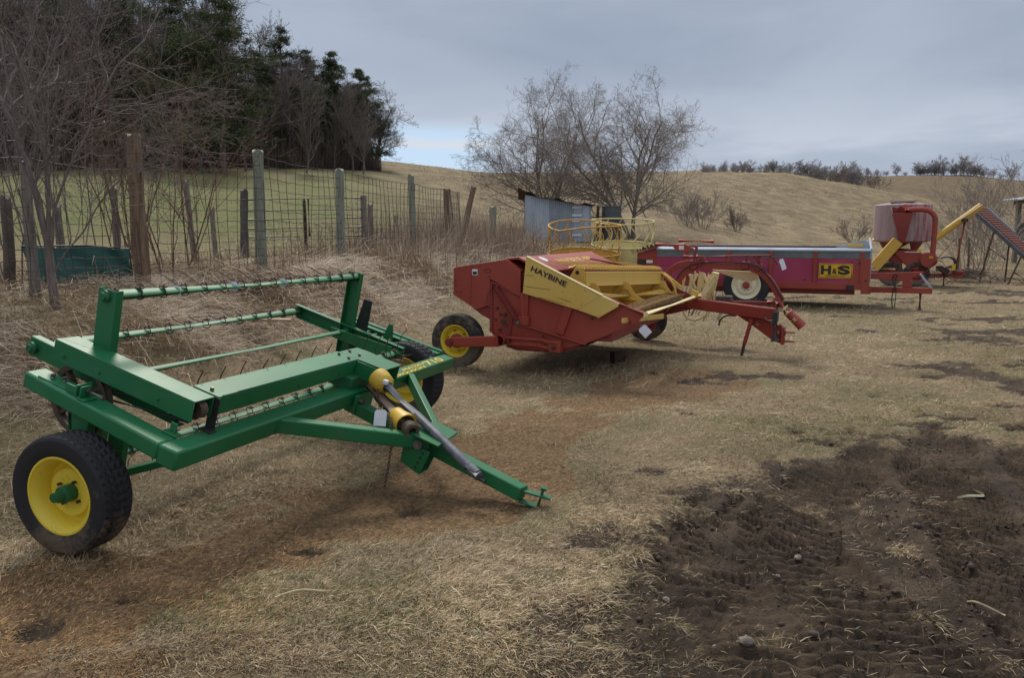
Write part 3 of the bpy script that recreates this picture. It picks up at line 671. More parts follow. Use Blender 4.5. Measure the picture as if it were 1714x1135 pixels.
    MB().tube([p, q], [.036, .036], 20).build('drive_shaft', M['beige'], root, smooth=True)
    MB().lathe([(.036, -.07), (.05, -.05), (.056, .0), (.07, .06), (.072, .1), (.064, .1), (.05, .0), (.0, -.02)], q, d2, 28).build('shaft_bell', M['yplast'], root, smooth=True)
    yk = MB().tube([q+d2*.04, q+d2*.12], [.034, .038], 14).tube([q+d2*.11, q+d2*.15], .028, 10).lathe([(.026, .0), (.05, .0), (.056, .015), (.05, .03), (.056, .045), (.048, .06), (.026, .06), (.022, .03)], q+d2*.14, d2, 20, closed=True)
    yk.box(tuple(q+d2*.1-V((.05, .02, .03))), tuple(q+d2*.1+V((.05, .02, .03)))); yk.build('universal_joint', M['brown_metal'], root, smooth=True, angle=30)
    # yellow guard visible under the shafts
    MB().lathe([(.13, -.01), (.12, .01), (.05, .02)], (.95, 1.55, -.12), (1, -.7, .4), 28).build('shield_cone', M['yplast'], root, smooth=True) if False else None
    ch = MB(); pts = [V((1.0, 1.3, .06)), V((1.1, 1.2, -.02)), V((1.22, 1.1, .0)), V((1.3, 1.0, -.02)), V((1.33, 1.0, -.12)), V((1.35, 1.0, -.3)), V((1.36, 1.0, -.42))]
    seg = []
    for p, q in zip(pts[:-1], pts[1:]):
        k = max(1, int((q-p).length/.019)); seg += [p+(q-p)*i/k for i in range(k)]
    for i, p in enumerate(seg):
        q = seg[min(i+1, len(seg)-1)]; dd = (q-p) if (q-p).length > 1e-4 else V((0, 0, -1)); dd.normalize(); x, y = perp(dd)
        s_ = x if i % 2 else y
        ch.ring([p+dd*(cos(t)*.0135)+s_*(sin(t)*.008) for t in (k*pi/4 for k in range(8))], .0026, 4)
    ch.build('safety_chain', M['rust'], root)
    for a_, b_ in (((.84, .46, -.02), (.845, .46, -.11)), ((.72, -.2, -.008), (.725, -.06, -.008)), ((1.44, 1.08, -.03), (1.5, 1.13, -.03)), ((.845, 2.1, -.02), (.845, 2.18, -.02)), ((.742, .05, .178), (.742, 1.4, .178))):
        MB().tube(arcpts([a_, V(a_).lerp(V(b_), .5)+V((0, 0, .001)), b_]), .0035, 6).build('weld_bead', M['green_dark'], root, smooth=True)
    for p in ((.5, -.138, .1), (.1, -.138, .1), (-.15, -.138, .1)): MB().tube([p, (p[0], p[1]-.008, p[2])], .008, 8).build('rivet', M['green_dark'], root)
    for y in (.3, .75, 1.2): MB().tube([(.744, y, .1), (.75, y, .1)], .007, 8).build('rivet', M['green_dark'], root)
    MB().beam((-.225, -.1, .1735), (.0, -.06, .1735), .001, .0008).build('scratch', M['steel'], root)
    rs = random.Random(3); ht = MB()
    for k in range(90):
        c_ = V((.5, 2.45+rs.uniform(-.25, .2), -.1+rs.uniform(-.06, .06))); d_ = V((rs.uniform(-1, 1), rs.uniform(-1, 1), rs.uniform(-.4, .6))).normalized()*rs.uniform(.05, .13); ht.tube([c_-d_, c_+V((0, 0, .02)), c_+d_], .0022, 3)
    tag(ht.build('caught_hay', M['beige'], root), kind='stuff')
    text_part('FERGUSON', .032, (.835, 1.86, -.0085), (0, 1, 0), (-1, 0, 0), M['letter_y'], root, width=.56, bold=.012)
    text_part('MASSEY', .032, (.79, 2.12, -.0085), (0, 1, 0), (-1, 0, 0), M['letter_y'], root, width=.38, bold=.012)
    text_part('710', .072, (.825, 2.5, -.0085), (0, 1, 0), (-1, 0, 0), M['letter_y'], root, width=.3, bold=.02)
    for y in (.5, 1.02, 1.55):      # paint scuffs rings on the top bar
        MB().tube([(-.07, y, .46), (-.07, y+.006, .46)], .0325, 16).build('chalk_mark', M['white'], root)
build_rake()
def price_tag(P, w, h, nrm, label, rot=0., diamond=False):
    n = V(nrm).normalized(); x = n.cross(V((0, 0, 1))).normalized()*-1; z = x.cross(n)*-1
    x, z = x*cos(rot)+z*sin(rot), z*cos(rot)-x*sin(rot)
    root = empty('paper_tag', P)
    pts = [x*a*w+z*b*h for a, b in ((-.5, -.5), (.5, -.5), (.5, .35), (.35, .5), (-.35, .5), (-.5, .35))]
    MB().prism(pts, n*.002).build('card', M['white'], root)
    MB().tube([z*h*.42+n*.001, z*h*.75+x*.01], .0015, 5).build('string', M['cream'], root)
    tag(root, label, 'paper tag')
def rk(*l): return tuple(V((-2.25, 4.2, .84))+(RM.to_3x3() @ V(l)))
price_tag(rk(1.24, .93, .045), .082, .1, (-.3, -1, .3), 'white paper tag hanging by the drive shaft of the green rake')
# ------------------------------------------------------------------ red and yellow mower-conditioner
def frame(name, org, az):
    a = R(az); o = empty(name, V(org), Matrix(((cos(a), sin(a), 0), (-sin(a), cos(a), 0), (0, 0, 1))).to_4x4()); return o
def side(m, pts, y0, y1):       # polygon in the x-z plane, extruded across
    return m.prism([(x, y0, z) for x, z in pts], (0, y1-y0, 0))
def build_haybine():
    Rd, Yl, Y2 = M['red'], M['hy'], M['hy2']
    root = frame('mower_conditioner', (-.663, 9.236, 0), 24)
    tag(root, 'red mower conditioner with yellow reel and yellow side shield, parked behind the green rake', 'mower conditioner')
    W_ = 2.75
    wheel(root, (-.05, .13, .325), (0, -1, 0), .33, .17, .19, M['yrim'], M['tyre_dirty'], Rd, n=99, tread='rib', hub=(.085, .07), bolts=6, dish=.06)
    wheel(root, (-.05, 2.62, .325), (0, 1, 0), .33, .17, .19, M['yrim'], M['tyre_dirty'], Rd, n=60, tread='rib', hub=(.085, .07), bolts=4, dish=.06)
    # windrow hood
    h = MB(); side(h, [(-.055, .89), (-.05, 1.21), (-.01, 1.225), (.64, 1.325), (.82, 1.19), (.82, .9), (.43, 1.09), (.435, .79), (.25, .72)], .03, .045)
    side(h, [(-.055, .89), (-.05, 1.21), (.64, 1.325), (.82, 1.19), (.82, .9), (.43, .79), (.25, .72)], W_-.015, W_)
    h.prism([(-.05, .045, 1.2), (-.05, .045, 1.212), (.64, .045, 1.325), (.64, .045, 1.313)], (0, W_-.06, 0))
    h.prism([(-.055, .045, .89), (-.043, .045, .89), (-.038, .045, 1.2), (-.05, .045, 1.2)], (0, W_-.06, 0))
    h.prism([(.64, .045, 1.313), (.64, .045, 1.325), (.83, .045, 1.19), (.82, .045, 1.185)], (0, W_-.06, 0))
    h.build('windrow_hood', Rd, root, bevel=.008)
    side(MB(), [(.0, .87), (.25, .73), (.43, .79), (.43, .6), (.3, .66)], .06, W_-.06).build('windrow_baffle', M['red_dark'], root, bevel=.004)
    MB().prism([(.6, .06, 1.31), (.62, .06, 1.335), (.78, .06, 1.35), (1.14, .06, 1.19), (1.13, .06, 1.17), (.78, .06, 1.32)], (0, W_-.1, 0)).build('top_panel', Rd, root, bevel=.005)
    text_part('HAYBINE 488', .1, (.99, .9, 1.2575), (0, 1, 0), (-.36, 0, .16), M['hy'], root, width=1.3, bold=.02)
    MB().lathe([(0, .006), (.07, .004), (.07, 0)], (.88, .6, 1.306), (.4, 0, .9), 20).build('access_cap', M['white'], root)
    MB().box((.2, .026, 1.13), (.27, .03, 1.2)).build('warning_label', M['white'], root)
    MB().box((.208, .0245, 1.138), (.262, .0262, 1.175)).build('warning_print', M['ink'], root)
    for x, z in ((-.02, 1.0), (-.02, 1.06), (-.01, .93), (.05, .93), (.42, 1.12)):
        MB().tube([(x, .028, z), (x, .02, z)], .008, 8).build('bolt', M['rust'], root)
    for i in range(7): MB().tube([(.02+i*.09, .03, 1.2+i*.0145), (.02+i*.09, .022, 1.2+i*.0145)], .005, 6).build('rivet', M['red_dark'], root)
    for i in range(6): MB().tube([(1.0+i*.17, -.002, .9-i*.03), (1.0+i*.17, -.008, .9-i*.03)], .007, 6).build('rivet', M['hy2'], root) if False else None
    MB().beam((.17, .0285, .78), (.2, .0285, 1.23), .003, .004, (0, 1, 0)).build('panel_seam', M['red_dark'], root)
    o = MB(); o.ring([V((.4+.035*cos(t)*1.3, .026, 1.19+.02*sin(t))) for t in [i*pi/8 for i in range(16)]], .005, 5); o.build('handle_slot', M['red_dark'], root)
    # dark cavity behind the hood
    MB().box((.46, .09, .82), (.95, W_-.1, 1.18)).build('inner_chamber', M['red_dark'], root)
    # end sheets
    s1 = MB(); side(s1, [(.44, .45), (.44, 1.06), (.83, .93), (.86, .93), (.86, 1.2), (.95, 1.2), (1.6, 1.02), (1.86, .93), (2.28, .755), (2.19, .65), (2.0, .56), (1.6, .385), (1.25, .285), (.8, .285), (.55, .33)], .05, .065)
    s1.build('end_sheet', M['red'], root, bevel=.004)
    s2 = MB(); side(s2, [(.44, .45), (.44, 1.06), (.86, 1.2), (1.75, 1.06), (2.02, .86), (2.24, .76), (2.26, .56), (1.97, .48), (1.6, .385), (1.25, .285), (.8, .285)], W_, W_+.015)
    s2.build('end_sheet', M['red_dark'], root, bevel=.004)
    fl = MB(); fl.beam((.79, .03, .585), (1.62, .03, .385), .045, .012).beam((.84, .03, .94), (.86, .03, .6), .05, .03, (0, 1, 0)).box((.8, .005, .57), (.93, .048, .67))
    fl.beam((1.42, .035, .83), (1.3, .035, .49), .1, .028, (0, 1, 0)).beam((.88, .035, .94), (.87, .035, .66), .08, .028, (0, 1, 0)).beam((.44, .04, 1.06), (.83, .04, .9), .03, .012)
    fl.build('stiffener', Rd, root, bevel=.004)
    MB().beam((.44, .045, .46), (.44, .045, 1.05), .04, .02, (0, 1, 0)).beam((.62, .045, .4), (.66, .045, .64), .12, .015, (0, 1, 0)).build('mounting_plate', M['red_dark'], root, bevel=.003)
    for x, z, r in ((.6, .6, .03), (.62, .68, .02), (.56, .68, .014), (.64, .56, .014), (.52, .75, .016), (.55, .5, .014), (1.68, .68, .012), (2.12, .66, .01), (1.3, .4, .012), (1.1, .45, .01), (.5, .62, .01)):
        MB().tube([(x, .048, z), (x, .02, z)], r, 8).build('bolt', M['rust'], root)
    # lift spring
    p, q = V((.5, .02, 1.0)), V((.79, .0, .62)); d = (q-p); L = d.length; d.normalize(); x, y = perp(d); k = 26
    MB().tube([p+d*L*i/(k*8)+(x*cos(i*pi/4)+y*sin(i*pi/4))*.026 for i in range(k*8)], .008, 5).tube([p-d*.05, p], .01, 6).tube([q, q+d*.04], .014, 8).build('lift_spring', M['red_dark'], root, smooth=True)
    MB().tube([(.805, -.02, .6), (.805, .05, .6)], .025, 10).build('spring_pin', M['steel'], root)
    MB().tube(arcpts([(.47, .03, 1.02), (.41, .0, .9), (.4, .0, .8), (.46, .02, .76)]), .007, 6).build('hose', M['red_dark'], root, smooth=True)
    # wheel arm, rockshaft, brace
    MB().beam((-.06, -.06, .33), (.58, -.06, .375), .05, .11, (0, 0, 1), h2=.13).build('wheel_arm', Rd, root, bevel=.012)
    ax = MB().lathe([(.058, -.09), (.066, -.09), (.066, 2.7), (.058, 2.7)], (.6, 0, .385), (0, 1, 0), 28, closed=True); ax.build('rockshaft', M['red'], root, smooth=True)
    MB().tube([(-.06, -.1, .325), (-.06, .1, .325)], .05, 14).tube([(-.06, -.115, .325), (-.06, -.1, .325)], .03, 6).build('axle', M['red_dark'], root, smooth=True, angle=30)
    MB().beam((.65, -.03, .42), (1.1, -.03, .415), .03, .03).beam((1.1, -.03, .415), (1.3, -.03, .37), .03, .03).beam((.62, -.02, .345), (1.05, -.02, .35), .03, .03).beam((1.05, -.02, .35), (1.3, -.02, .31), .03, .03).box((1.2, -.045, .28), (1.34, .05, .41)).box((.66, -.02, .35), (1.1, -.01, .41)).build('lift_brace', Rd, root, bevel=.006)
    MB().tube([(1.26, -.07, .34), (1.26, -.04, .34)], .026, 8).build('pivot_pin', M['rust'], root); MB().tube([(.7, -.07, .39), (.7, -.02, .39)], .022, 8).build('pivot_pin', M['rust'], root)
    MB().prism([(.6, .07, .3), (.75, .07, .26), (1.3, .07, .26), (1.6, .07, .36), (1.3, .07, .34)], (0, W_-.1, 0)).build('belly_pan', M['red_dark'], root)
    # yellow shield with lettering
    sh = MB(); side(sh, [(.86, .94), (.9, 1.355), (1.79, .94), (1.52, .775)], .0, .012); sh.build('side_shield', Yl, root, bevel=.003)
    sh = MB(); side(sh, [(1.52, .775), (1.79, .94), (1.99, .85), (1.75, .705)], .002, .015); sh.build('shield_tip', M['hy'], root, bevel=.003)
    MB().beam((.9, .03, 1.36), (1.8, .03, .945), .07, .012).beam((1.8, .03, .94), (2.0, .03, .855), .05, .012).build('shield_rim', M['cream'], root, bevel=.003)
    MB().beam((1.76, -.004, .705), (1.99, -.004, .845), .02, .03).build('shield_rim', M['hy'], root, bevel=.003)
    text_part('HAYBINE', .062, (.955, -.002, 1.2), (.4, 0, -.165), (.165, 0, .4), M['ink'], root, width=.46, bold=.025)
    for a, b in (((.9, 1.15), (1.0, 1.14)), ((.88, 1.02), (1.2, .99)), ((1.3, .9), (1.45, .86)), ((1.05, .9), (1.35, .84))):
        MB().beam((a[0], -.001, a[1]), (b[0], -.001, b[1]), .002, .004).build('scratch', M['rust'], root)
    MB().tube([(1.9, .05, .89), (2.3, .03, .755)], .024, 10).build('edge_tube', M['red_dark'], root, smooth=True)
    # reel cover and pick-up
    n0, n1 = V((1.36, .42, 1.2)), V((1.74, 2.72, 1.1)); dr = n1-n0
    def rp(t, dx, dz): return n0+dr*t+V((dx, 0, dz))
    MB().prism([rp(0, -.02, 0), rp(0, .1, -.01), rp(0, .12, -.03), rp(0, .12, -.15), rp(0, .14, -.19), rp(0, .1, -.19), rp(0, .02, -.15)], dr).build('reel_beam', Yl, root, bevel=.004)
    MB().prism([rp(0, -.16, -.22), rp(0, .0, .04), rp(0, .1, .02), rp(0, .12, -.28)], (0, -.02, 0)).build('reel_end_plate', Yl, root, bevel=.004)
    MB().tube([rp(0, .02, -.03)+V((0, -.035, 0)), rp(0, .02, -.03)+V((0, -.02, 0))], .022, 12).build('bearing_hole', M['ink'], root)
    fg = MB()
    for i in range(30):
        t = (i+.3)/30; fg.tube([rp(t, -.1, .02), rp(t, -.02, .045), rp(t, .07, .03), rp(t, .1, .0)], .016, 6)
    fg.build('reel_fingers', Y2, root, smooth=True)
    fg = MB()
    for i in range(13): t = .05+i/13.; fg.beam(rp(t, -.42, .1), rp(t+.02, -.08, .03), .02, .012)
    fg.build('crimp_slats', M['hy2'], root, bevel=.002)
    MB().beam(rp(.62, -.55, .14), rp(.72, .05, .02), .03, .02).build('cover_strap', M['red_dark'], root, bevel=.003)
    MB().tube([rp(0, .1, -.02)+V((0, 0, .012)), rp(1, .1, -.02)+V((0, 0, .012))], .012, 8).build('reel_shaft', M['red_dark'], root)
    prof = [(.06, -.16), (.0, -.26), (.0, -.36), (.08, -.45), (.25, -.49), (.42, -.45)]
    MB().sheet([[rp(t, a, b) for a, b in prof] for t in (0, .5, 1)], (0, 0, -.01)).build('pan', Y2, root, smooth=True)
    MB().tube([rp(.02, .16, -.33), rp(.98, .16, -.33)], .08, 22).build('auger_core', Y2, root, smooth=True)
    for t in (.04, .42, .93):
        pl = MB(); pts = [rp(t, a, b) for a, b in [(.1, -.15), (.2, -.15), (.22, -.19), (.25, -.25), (.3, -.31), (.37, -.355), (.45, -.385), (.47, -.4), (.44, -.43), (.25, -.48), (.08, -.44), (.01, -.36), (.01, -.26)]]
        pl.prism(pts, (0, .012, 0)); pl.build('reel_divider', Yl, root, bevel=.003)
        MB().prism([rp(t, .15, -.3), rp(t, .3, -.37), rp(t, .15, -.38)], (0, -.06, 0)).lathe([(.08, 0), (.1, 0), (.1, .02), (.08, .02)], rp(t, .16, -.33), -dr, 18).build('auger_collar', Y2, root, bevel=.003)
    MB().prism([(1.2, .1, 1.0), (1.3, .1, 1.1), (1.45, .1, .95), (1.5, .1, .7), (1.2, .1, .6)], (0, 2.5, 0)).build('inner_back', M['red_dark'], root)
    MB().box((1.25, .09, .42), (1.9, W_-.02, .55)).build('floor_pan', M['red_dark'], root, bevel=.01)
    g = MB(); g.beam((2.08, .1, .74), (2.12, 2.6, .7), .08, .03); g.build('cutter_bar', M['rust'], root, bevel=.003)
    g = MB()
    for i in range(34):
        y = .14+i*.073; g.prism([(2.08, y, .75), (2.19, y+.018, .755), (2.08, y+.036, .75)], (0, 0, .03)); g.beam((1.95, y+.02, .79), (2.1, y+.02, .76), .02, .022)
    g.build('guards', M['rusty_y'], root)
    ri = MB(); pts = arcpts([(1.72, 0, 1.1), (1.88, 0, 1.05), (2.0, 0, .94), (2.05, 0, .8), (2.03, 0, .66), (1.93, 0, .53)], 5)
    ri.sheet([[p+V((0, 2.6, 0)), p+V((0, 2.7, 0))] for p in pts], (-.008, 0, -.008)); ri.build('reel_hoop', M['hy2'], root, smooth=True)
    MB().beam((1.95, 2.66, .72), (2.05, 2.66, .8), .03, .08).build('reel_arm', Yl, root, bevel=.004)
    side(MB(), [(1.76, 1.09), (1.86, 1.06), (2.12, .86), (2.06, .83)], W_+.02, W_+.06).build('far_shield', Yl, root, bevel=.004)
    # crop bar in front
    MB().tube([(2.3, .0, .76), (2.3, 2.66, .735)], .027, 12).build('crop_bar', M['cream'], root, smooth=True)
    MB().prism([(2.26, 2.68, .85), (2.36, 2.68, .8), (2.3, 2.68, .65), (2.25, 2.68, .68)], (0, .05, 0)).build('crop_bar_bracket', Yl, root, bevel=.004)
    MB().tube([(2.3, 2.66, .735), (2.33, 2.9, .735)], .035, 10).build('pivot_pin', M['hy2'], root, smooth=True)
    MB().beam((2.06, -.07, .685), (2.27, .95, .64), .02, .055).build('shoe_bar', Yl, root, bevel=.004)
    # tongue
    def tg(x, z, y=None): return (x, (2.72-(x-2.3)*.35) if y is None else y, z)
    MB().beam(tg(2.2, .65), tg(3.42, .575), .1, .155, (0, 0, 1)).build('tongue', Rd, root, bevel=.012)
    MB().prism([tg(2.85, .56), tg(3.38, .48), tg(3.5, .42), tg(3.56, .34), tg(3.5, .22), tg(3.38, .24), tg(3.1, .42)], (-.01, .06, 0)).build('tongue_brace', Rd, root, bevel=.006)
    hx = 3.52
    MB().box((hx-.02, 2.22, .2), (hx+.02, 2.42, .42)).box((hx+.02, 2.26, .35), (hx+.14, 2.38, .365)).box((hx+.02, 2.26, .23), (hx+.14, 2.38, .245)).prism([(hx-.15, 2.3, .24), (hx, 2.3, .2), (hx, 2.3, .42), (hx-.05, 2.3, .46)], (0, .08, 0)).build('hitch', Rd, root, bevel=.004)
    MB().tube([(hx-.1, 2.36, .25), (hx-.1, 2.36, .73)], .018, 8).tube([(hx-.1, 2.36, .4), (hx-.1, 2.36, .7)], .026, 10).build('jack_socket', M['red_dark'], root, smooth=True)
    for z in (.27, .36):
        MB().tube([(hx-.05, 2.2, z), (hx-.05, 2.23, z)], .016, 6).build('bolt', M['steel'], root)
    jx = 3.05
    MB().beam((jx+.06, 2.42, .5), (jx-.02, 2.42, .16), .05, .05, (0, 1, 0)).build('jack_stand', Rd, root, bevel=.005)
    jf = MB().beam((jx-.02, 2.42, .17), (jx-.055, 2.42, -.02), .038, .038, (0, 1, 0)); jf.box((jx-.14, 2.36, -.03), (jx+.04, 2.48, -.018)); jf.build('jack_foot', M['rust'], root, bevel=.003)
    MB().tube([(3.41, 2.2, .52), (3.425, 2.2, .25)], .047, 18).build('shaft_sleeve', M['plastic_grey'], root, smooth=True)
    MB().tube([(3.425, 2.2, .256), (3.426, 2.2, .246)], .04, 18).build('sleeve_bore', M['ink'], root)
    MB().box((3.39, 2.16, .48), (3.45, 2.4, .62)).build('support_block', M['black'], root, bevel=.005)
    a, b = V((3.47, 2.15, .74)), V((3.76, 2.1, .46))
    MB().tube([a, a+(b-a)*.35, b], [.05, .055, .062], 20).build('drive_shaft_shield', M['red'], root, smooth=True)
    MB().tube([a+(b-a)*.2, a+(b-a)*.42], .0605, 20).tube([a+(b-a)*.65, a+(b-a)*.74], .0625, 20).build('worn_label', M['cream'], root)
    MB().tube([(3.33, 2.3, .74), (3.45, 2.22, .76)], .04, 12).tube([(3.43, 2.2, .78), (3.48, 2.14, .73)], .05, 12).build('universal_joint', M['red_dark'], root, smooth=True)
    MB().tube(arcpts([(2.9, 2.5, .52), (2.78, 2.48, .52), (2.7, 2.47, .46), (2.68, 2.47, .38)]), .012, 8).build('parking_hook', M['rust'], root, smooth=True)
    for (x, z) in ((3.3, .53), (3.2, .44)): MB().tube([(x, 2.3, z), (x, 2.36, z)], .018, 6).build('bolt', M['steel'], root)
    return root
hbr = build_haybine()
AH = R(24)
def hw(x, y, z): return (-.663+x*cos(AH)+y*sin(AH), 9.236-x*sin(AH)+y*cos(AH), z)
price_tag(V(hw(2.31, -.06, .585)), .1, .12, (.1, -1, .05), 'white diamond shaped paper tag hanging below the yellow reel bar', rot=.75)

# ------------------------------------------------------------------ cream bar rake with red arch, behind the tongue
def build_bar_rake():
    Rd, Cr = M['red'], M['cream']
    org = hw(0, 0, 0); root = frame('bar_rake', org, 24)
    tag(root, 'side rake with red arched frame and cream tine bars, in front of the pink spreader', 'hay rake')
    for y0, pts in ((3.0, [(1.9, .8), (2.0, .95), (2.12, 1.07), (2.27, 1.145), (2.5, 1.16), (2.83, 1.16), (3.0, 1.14), (3.16, 1.06), (3.28, .94), (3.37, .79), (3.43, .7)]), (3.65, [(1.6, .85), (1.71, 1.0), (1.85, 1.12), (2.04, 1.17), (2.2, 1.17), (2.35, 1.12)])):
        c = arcpts([(x, y0, z) for x, z in pts], 4); m = MB(); yy = V((0, 1, 0))
        rows = []
        for i, p in enumerate(c):
            d = (c[min(i+1, len(c)-1)]-c[max(i-1, 0)]).normalized(); s = d.cross(yy)
            rows.append([p+s*.045-yy*.035, p+s*.045+yy*.035, p-s*.045+yy*.035, p-s*.045-yy*.035, p+s*.045-yy*.035])
        b = len(m.v)
        for r_ in rows: m.v += [tuple(q) for q in r_[:4]]
        for i in range(len(rows)-1):
            for j in range(4): a = i*4+j; e = i*4+(j+1) % 4; m.f.append((a, e, e+4, a+4))
        m.f += [(0, 1, 2, 3), tuple(len(m.v)-4+k for k in (3, 2, 1, 0))]
        m.build('arch_beam', Rd, root, bevel=.006)
    MB().tube(arcpts([(1.95, 2.93, .93), (2.2, 2.93, 1.17), (2.8, 2.93, 1.215), (3.15, 2.93, 1.13), (3.4, 2.93, .8), (3.45, 2.93, .66)]), .011, 6).build('hydraulic_hose', M['black'], root, smooth=True)
    for x, z, s in ((2.22, 1.16, .05), (2.3, 1.2, .04), (2.93, 1.17, .045), (3.1, 1.15, .04), (2.34, 1.24, .03)):
        MB().box((x-s, 2.93, z-s), (x+s, 3.07, z+s*1.3)).tube([(x, 2.95, z+s), (x+.03, 2.95, z+s*2.4)], .015, 6).build('clamp', M['red_dark'], root, bevel=.008)
    MB().tube([(2.1, 2.95, 1.29), (2.66, 2.95, 1.3), (3.25, 2.95, 1.315)], [.018, .012, .01], 8).tube([(2.08, 2.95, 1.29), (2.28, 2.95, 1.29)], .028, 8).build('crank_rod', M['red_dark'], root, smooth=True)
    MB().tube([(3.25, 2.95, 1.315), (3.36, 2.95, 1.2)], .02, 8).build('crank_handle', M['brown_metal'], root)
    MB().beam((2.93, 2.98, 1.18), (2.95, 2.98, 1.33), .03, .03).beam((3.1, 2.98, 1.14), (3.1, 2.98, 1.32), .06, .04, (0, 1, 0)).beam((3.02, 2.98, 1.32), (3.14, 2.98, 1.16), .02, .02).build('rod_support', M['red_dark'], root, bevel=.004)
    # long cylinder above, held by a plate
    MB().tube([(1.69, 2.9, 1.46), (2.1, 2.9, 1.45)], .03, 12).tube([(1.95, 3.2, 1.51), (2.45, 3.2, 1.5)], .028, 12).build('lift_cylinder', Rd, root, smooth=True)
    MB().prism([(1.9, 2.86, 1.46), (2.12, 2.86, 1.46), (2.24, 2.86, 1.4), (2.2, 2.86, 1.35), (2.02, 2.86, 1.35)], (0, .03, 0)).build('cylinder_plate', Rd, root, bevel=.004)
    MB().box((2.03, 2.85, 1.385), (2.1, 2.859, 1.44)).build('warning_label', M['white'], root)
    MB().tube(arcpts([(2.2, 2.88, 1.44), (2.27, 2.88, 1.42), (2.25, 2.88, 1.33), (2.24, 2.9, 1.24)]), .02, 8).build('cylinder_linkage', M['red_dark'], root, smooth=True)
    # cream tine basket
    for (a, b, w) in (((2.5, 3.25, 1.0), (2.25, 3.15, .62), .075), ((2.3, 3.35, 1.03), (2.36, 3.3, .9), .04), ((2.37, 3.4, .97), (2.25, 3.4, .7), .04), ((2.1, 3.3, 1.02), (2.2, 3.3, .8), .035), ((2.18, 3.5, 1.02), (2.05, 3.5, .72), .035), ((2.55, 3.55, 1.05), (3.02, 3.35, 1.02), .045), ((2.45, 3.5, 1.04), (2.35, 3.6, .6), .09)):
        MB().beam(a, b, w, w*.7, (0, 1, 0)).build('tine_bar', Cr, root, bevel=.006)
    MB().prism([(2.45, 3.15, 1.1), (3.05, 3.15, 1.08), (3.1, 3.15, .98), (2.95, 3.15, .93), (2.6, 3.15, 1.04)], (0, .04, 0)).build('basket_rail', Cr, root, bevel=.006)
    random.seed(4)
    st = MB()
    for i in range(16):
        x = 1.95+i*.032; y = 3.2+random.random()*.5; st.beam((x, y, 1.02+random.uniform(-.03, .04)), (x+random.uniform(-.06, .06), y, .55+random.uniform(0, .2)), random.choice((.012, .02, .05)), .012, (0, 1, 0))
    st.build('stripper_bars', Cr, root)
    ti = MB()
    for i in range(34):
        x = 1.95+random.random()*.65; y = 3.2+random.random()*.5; z = random.uniform(.55, .95)
        ti.tube(arcpts([(x, y, z), (x+.03, y, z-.1), (x-.02, y, z-.24)], 3), .005, 4)
    ti.build('tines', M['rust'], root)
    MB().tube(arcpts([(2.05, 3.1, .6), (2.1, 3.1, .42), (2.25, 3.1, .37), (2.42, 3.1, .47), (2.45, 3.1, .56)]), .016, 8).build('basket_hoop', Cr, root, smooth=True)
    MB().box((2.5, 3.2, .62), (2.72, 3.4, .72)).tube([(2.55, 3.2, .55), (3.1, 3.15, .5)], .012, 6).tube([(2.55, 3.25, .5), (3.0, 3.25, .42)], .012, 6).build('gear_housing', M['brown_metal'], root, bevel=.02)
    MB().beam((1.6, 3.4, .5), (2.5, 3.3, .62), .06, .06).beam((1.6, 3.6, .95), (1.5, 3.4, .4), .05, .05, (0, 1, 0)).beam((2.5, 3.3, .62), (3.43, 3.0, .66), .05, .05).build('lower_frame', M['red_dark'], root, bevel=.005)
    wheel(root, (1.45, 3.4, .31), (0, -1, 0), .31, .15, .17, M['red_dark'], M['tyre'], M['red_dark'], n=60, tread='rib', bolts=4)
build_bar_rake()
P_ = V(hw(3.42, 2.93, 1.2))
price_tag(P_, .07, .15, (.2, -1, .1), 'white and yellow paper tag hanging from the end of the crank rod', rot=.35)

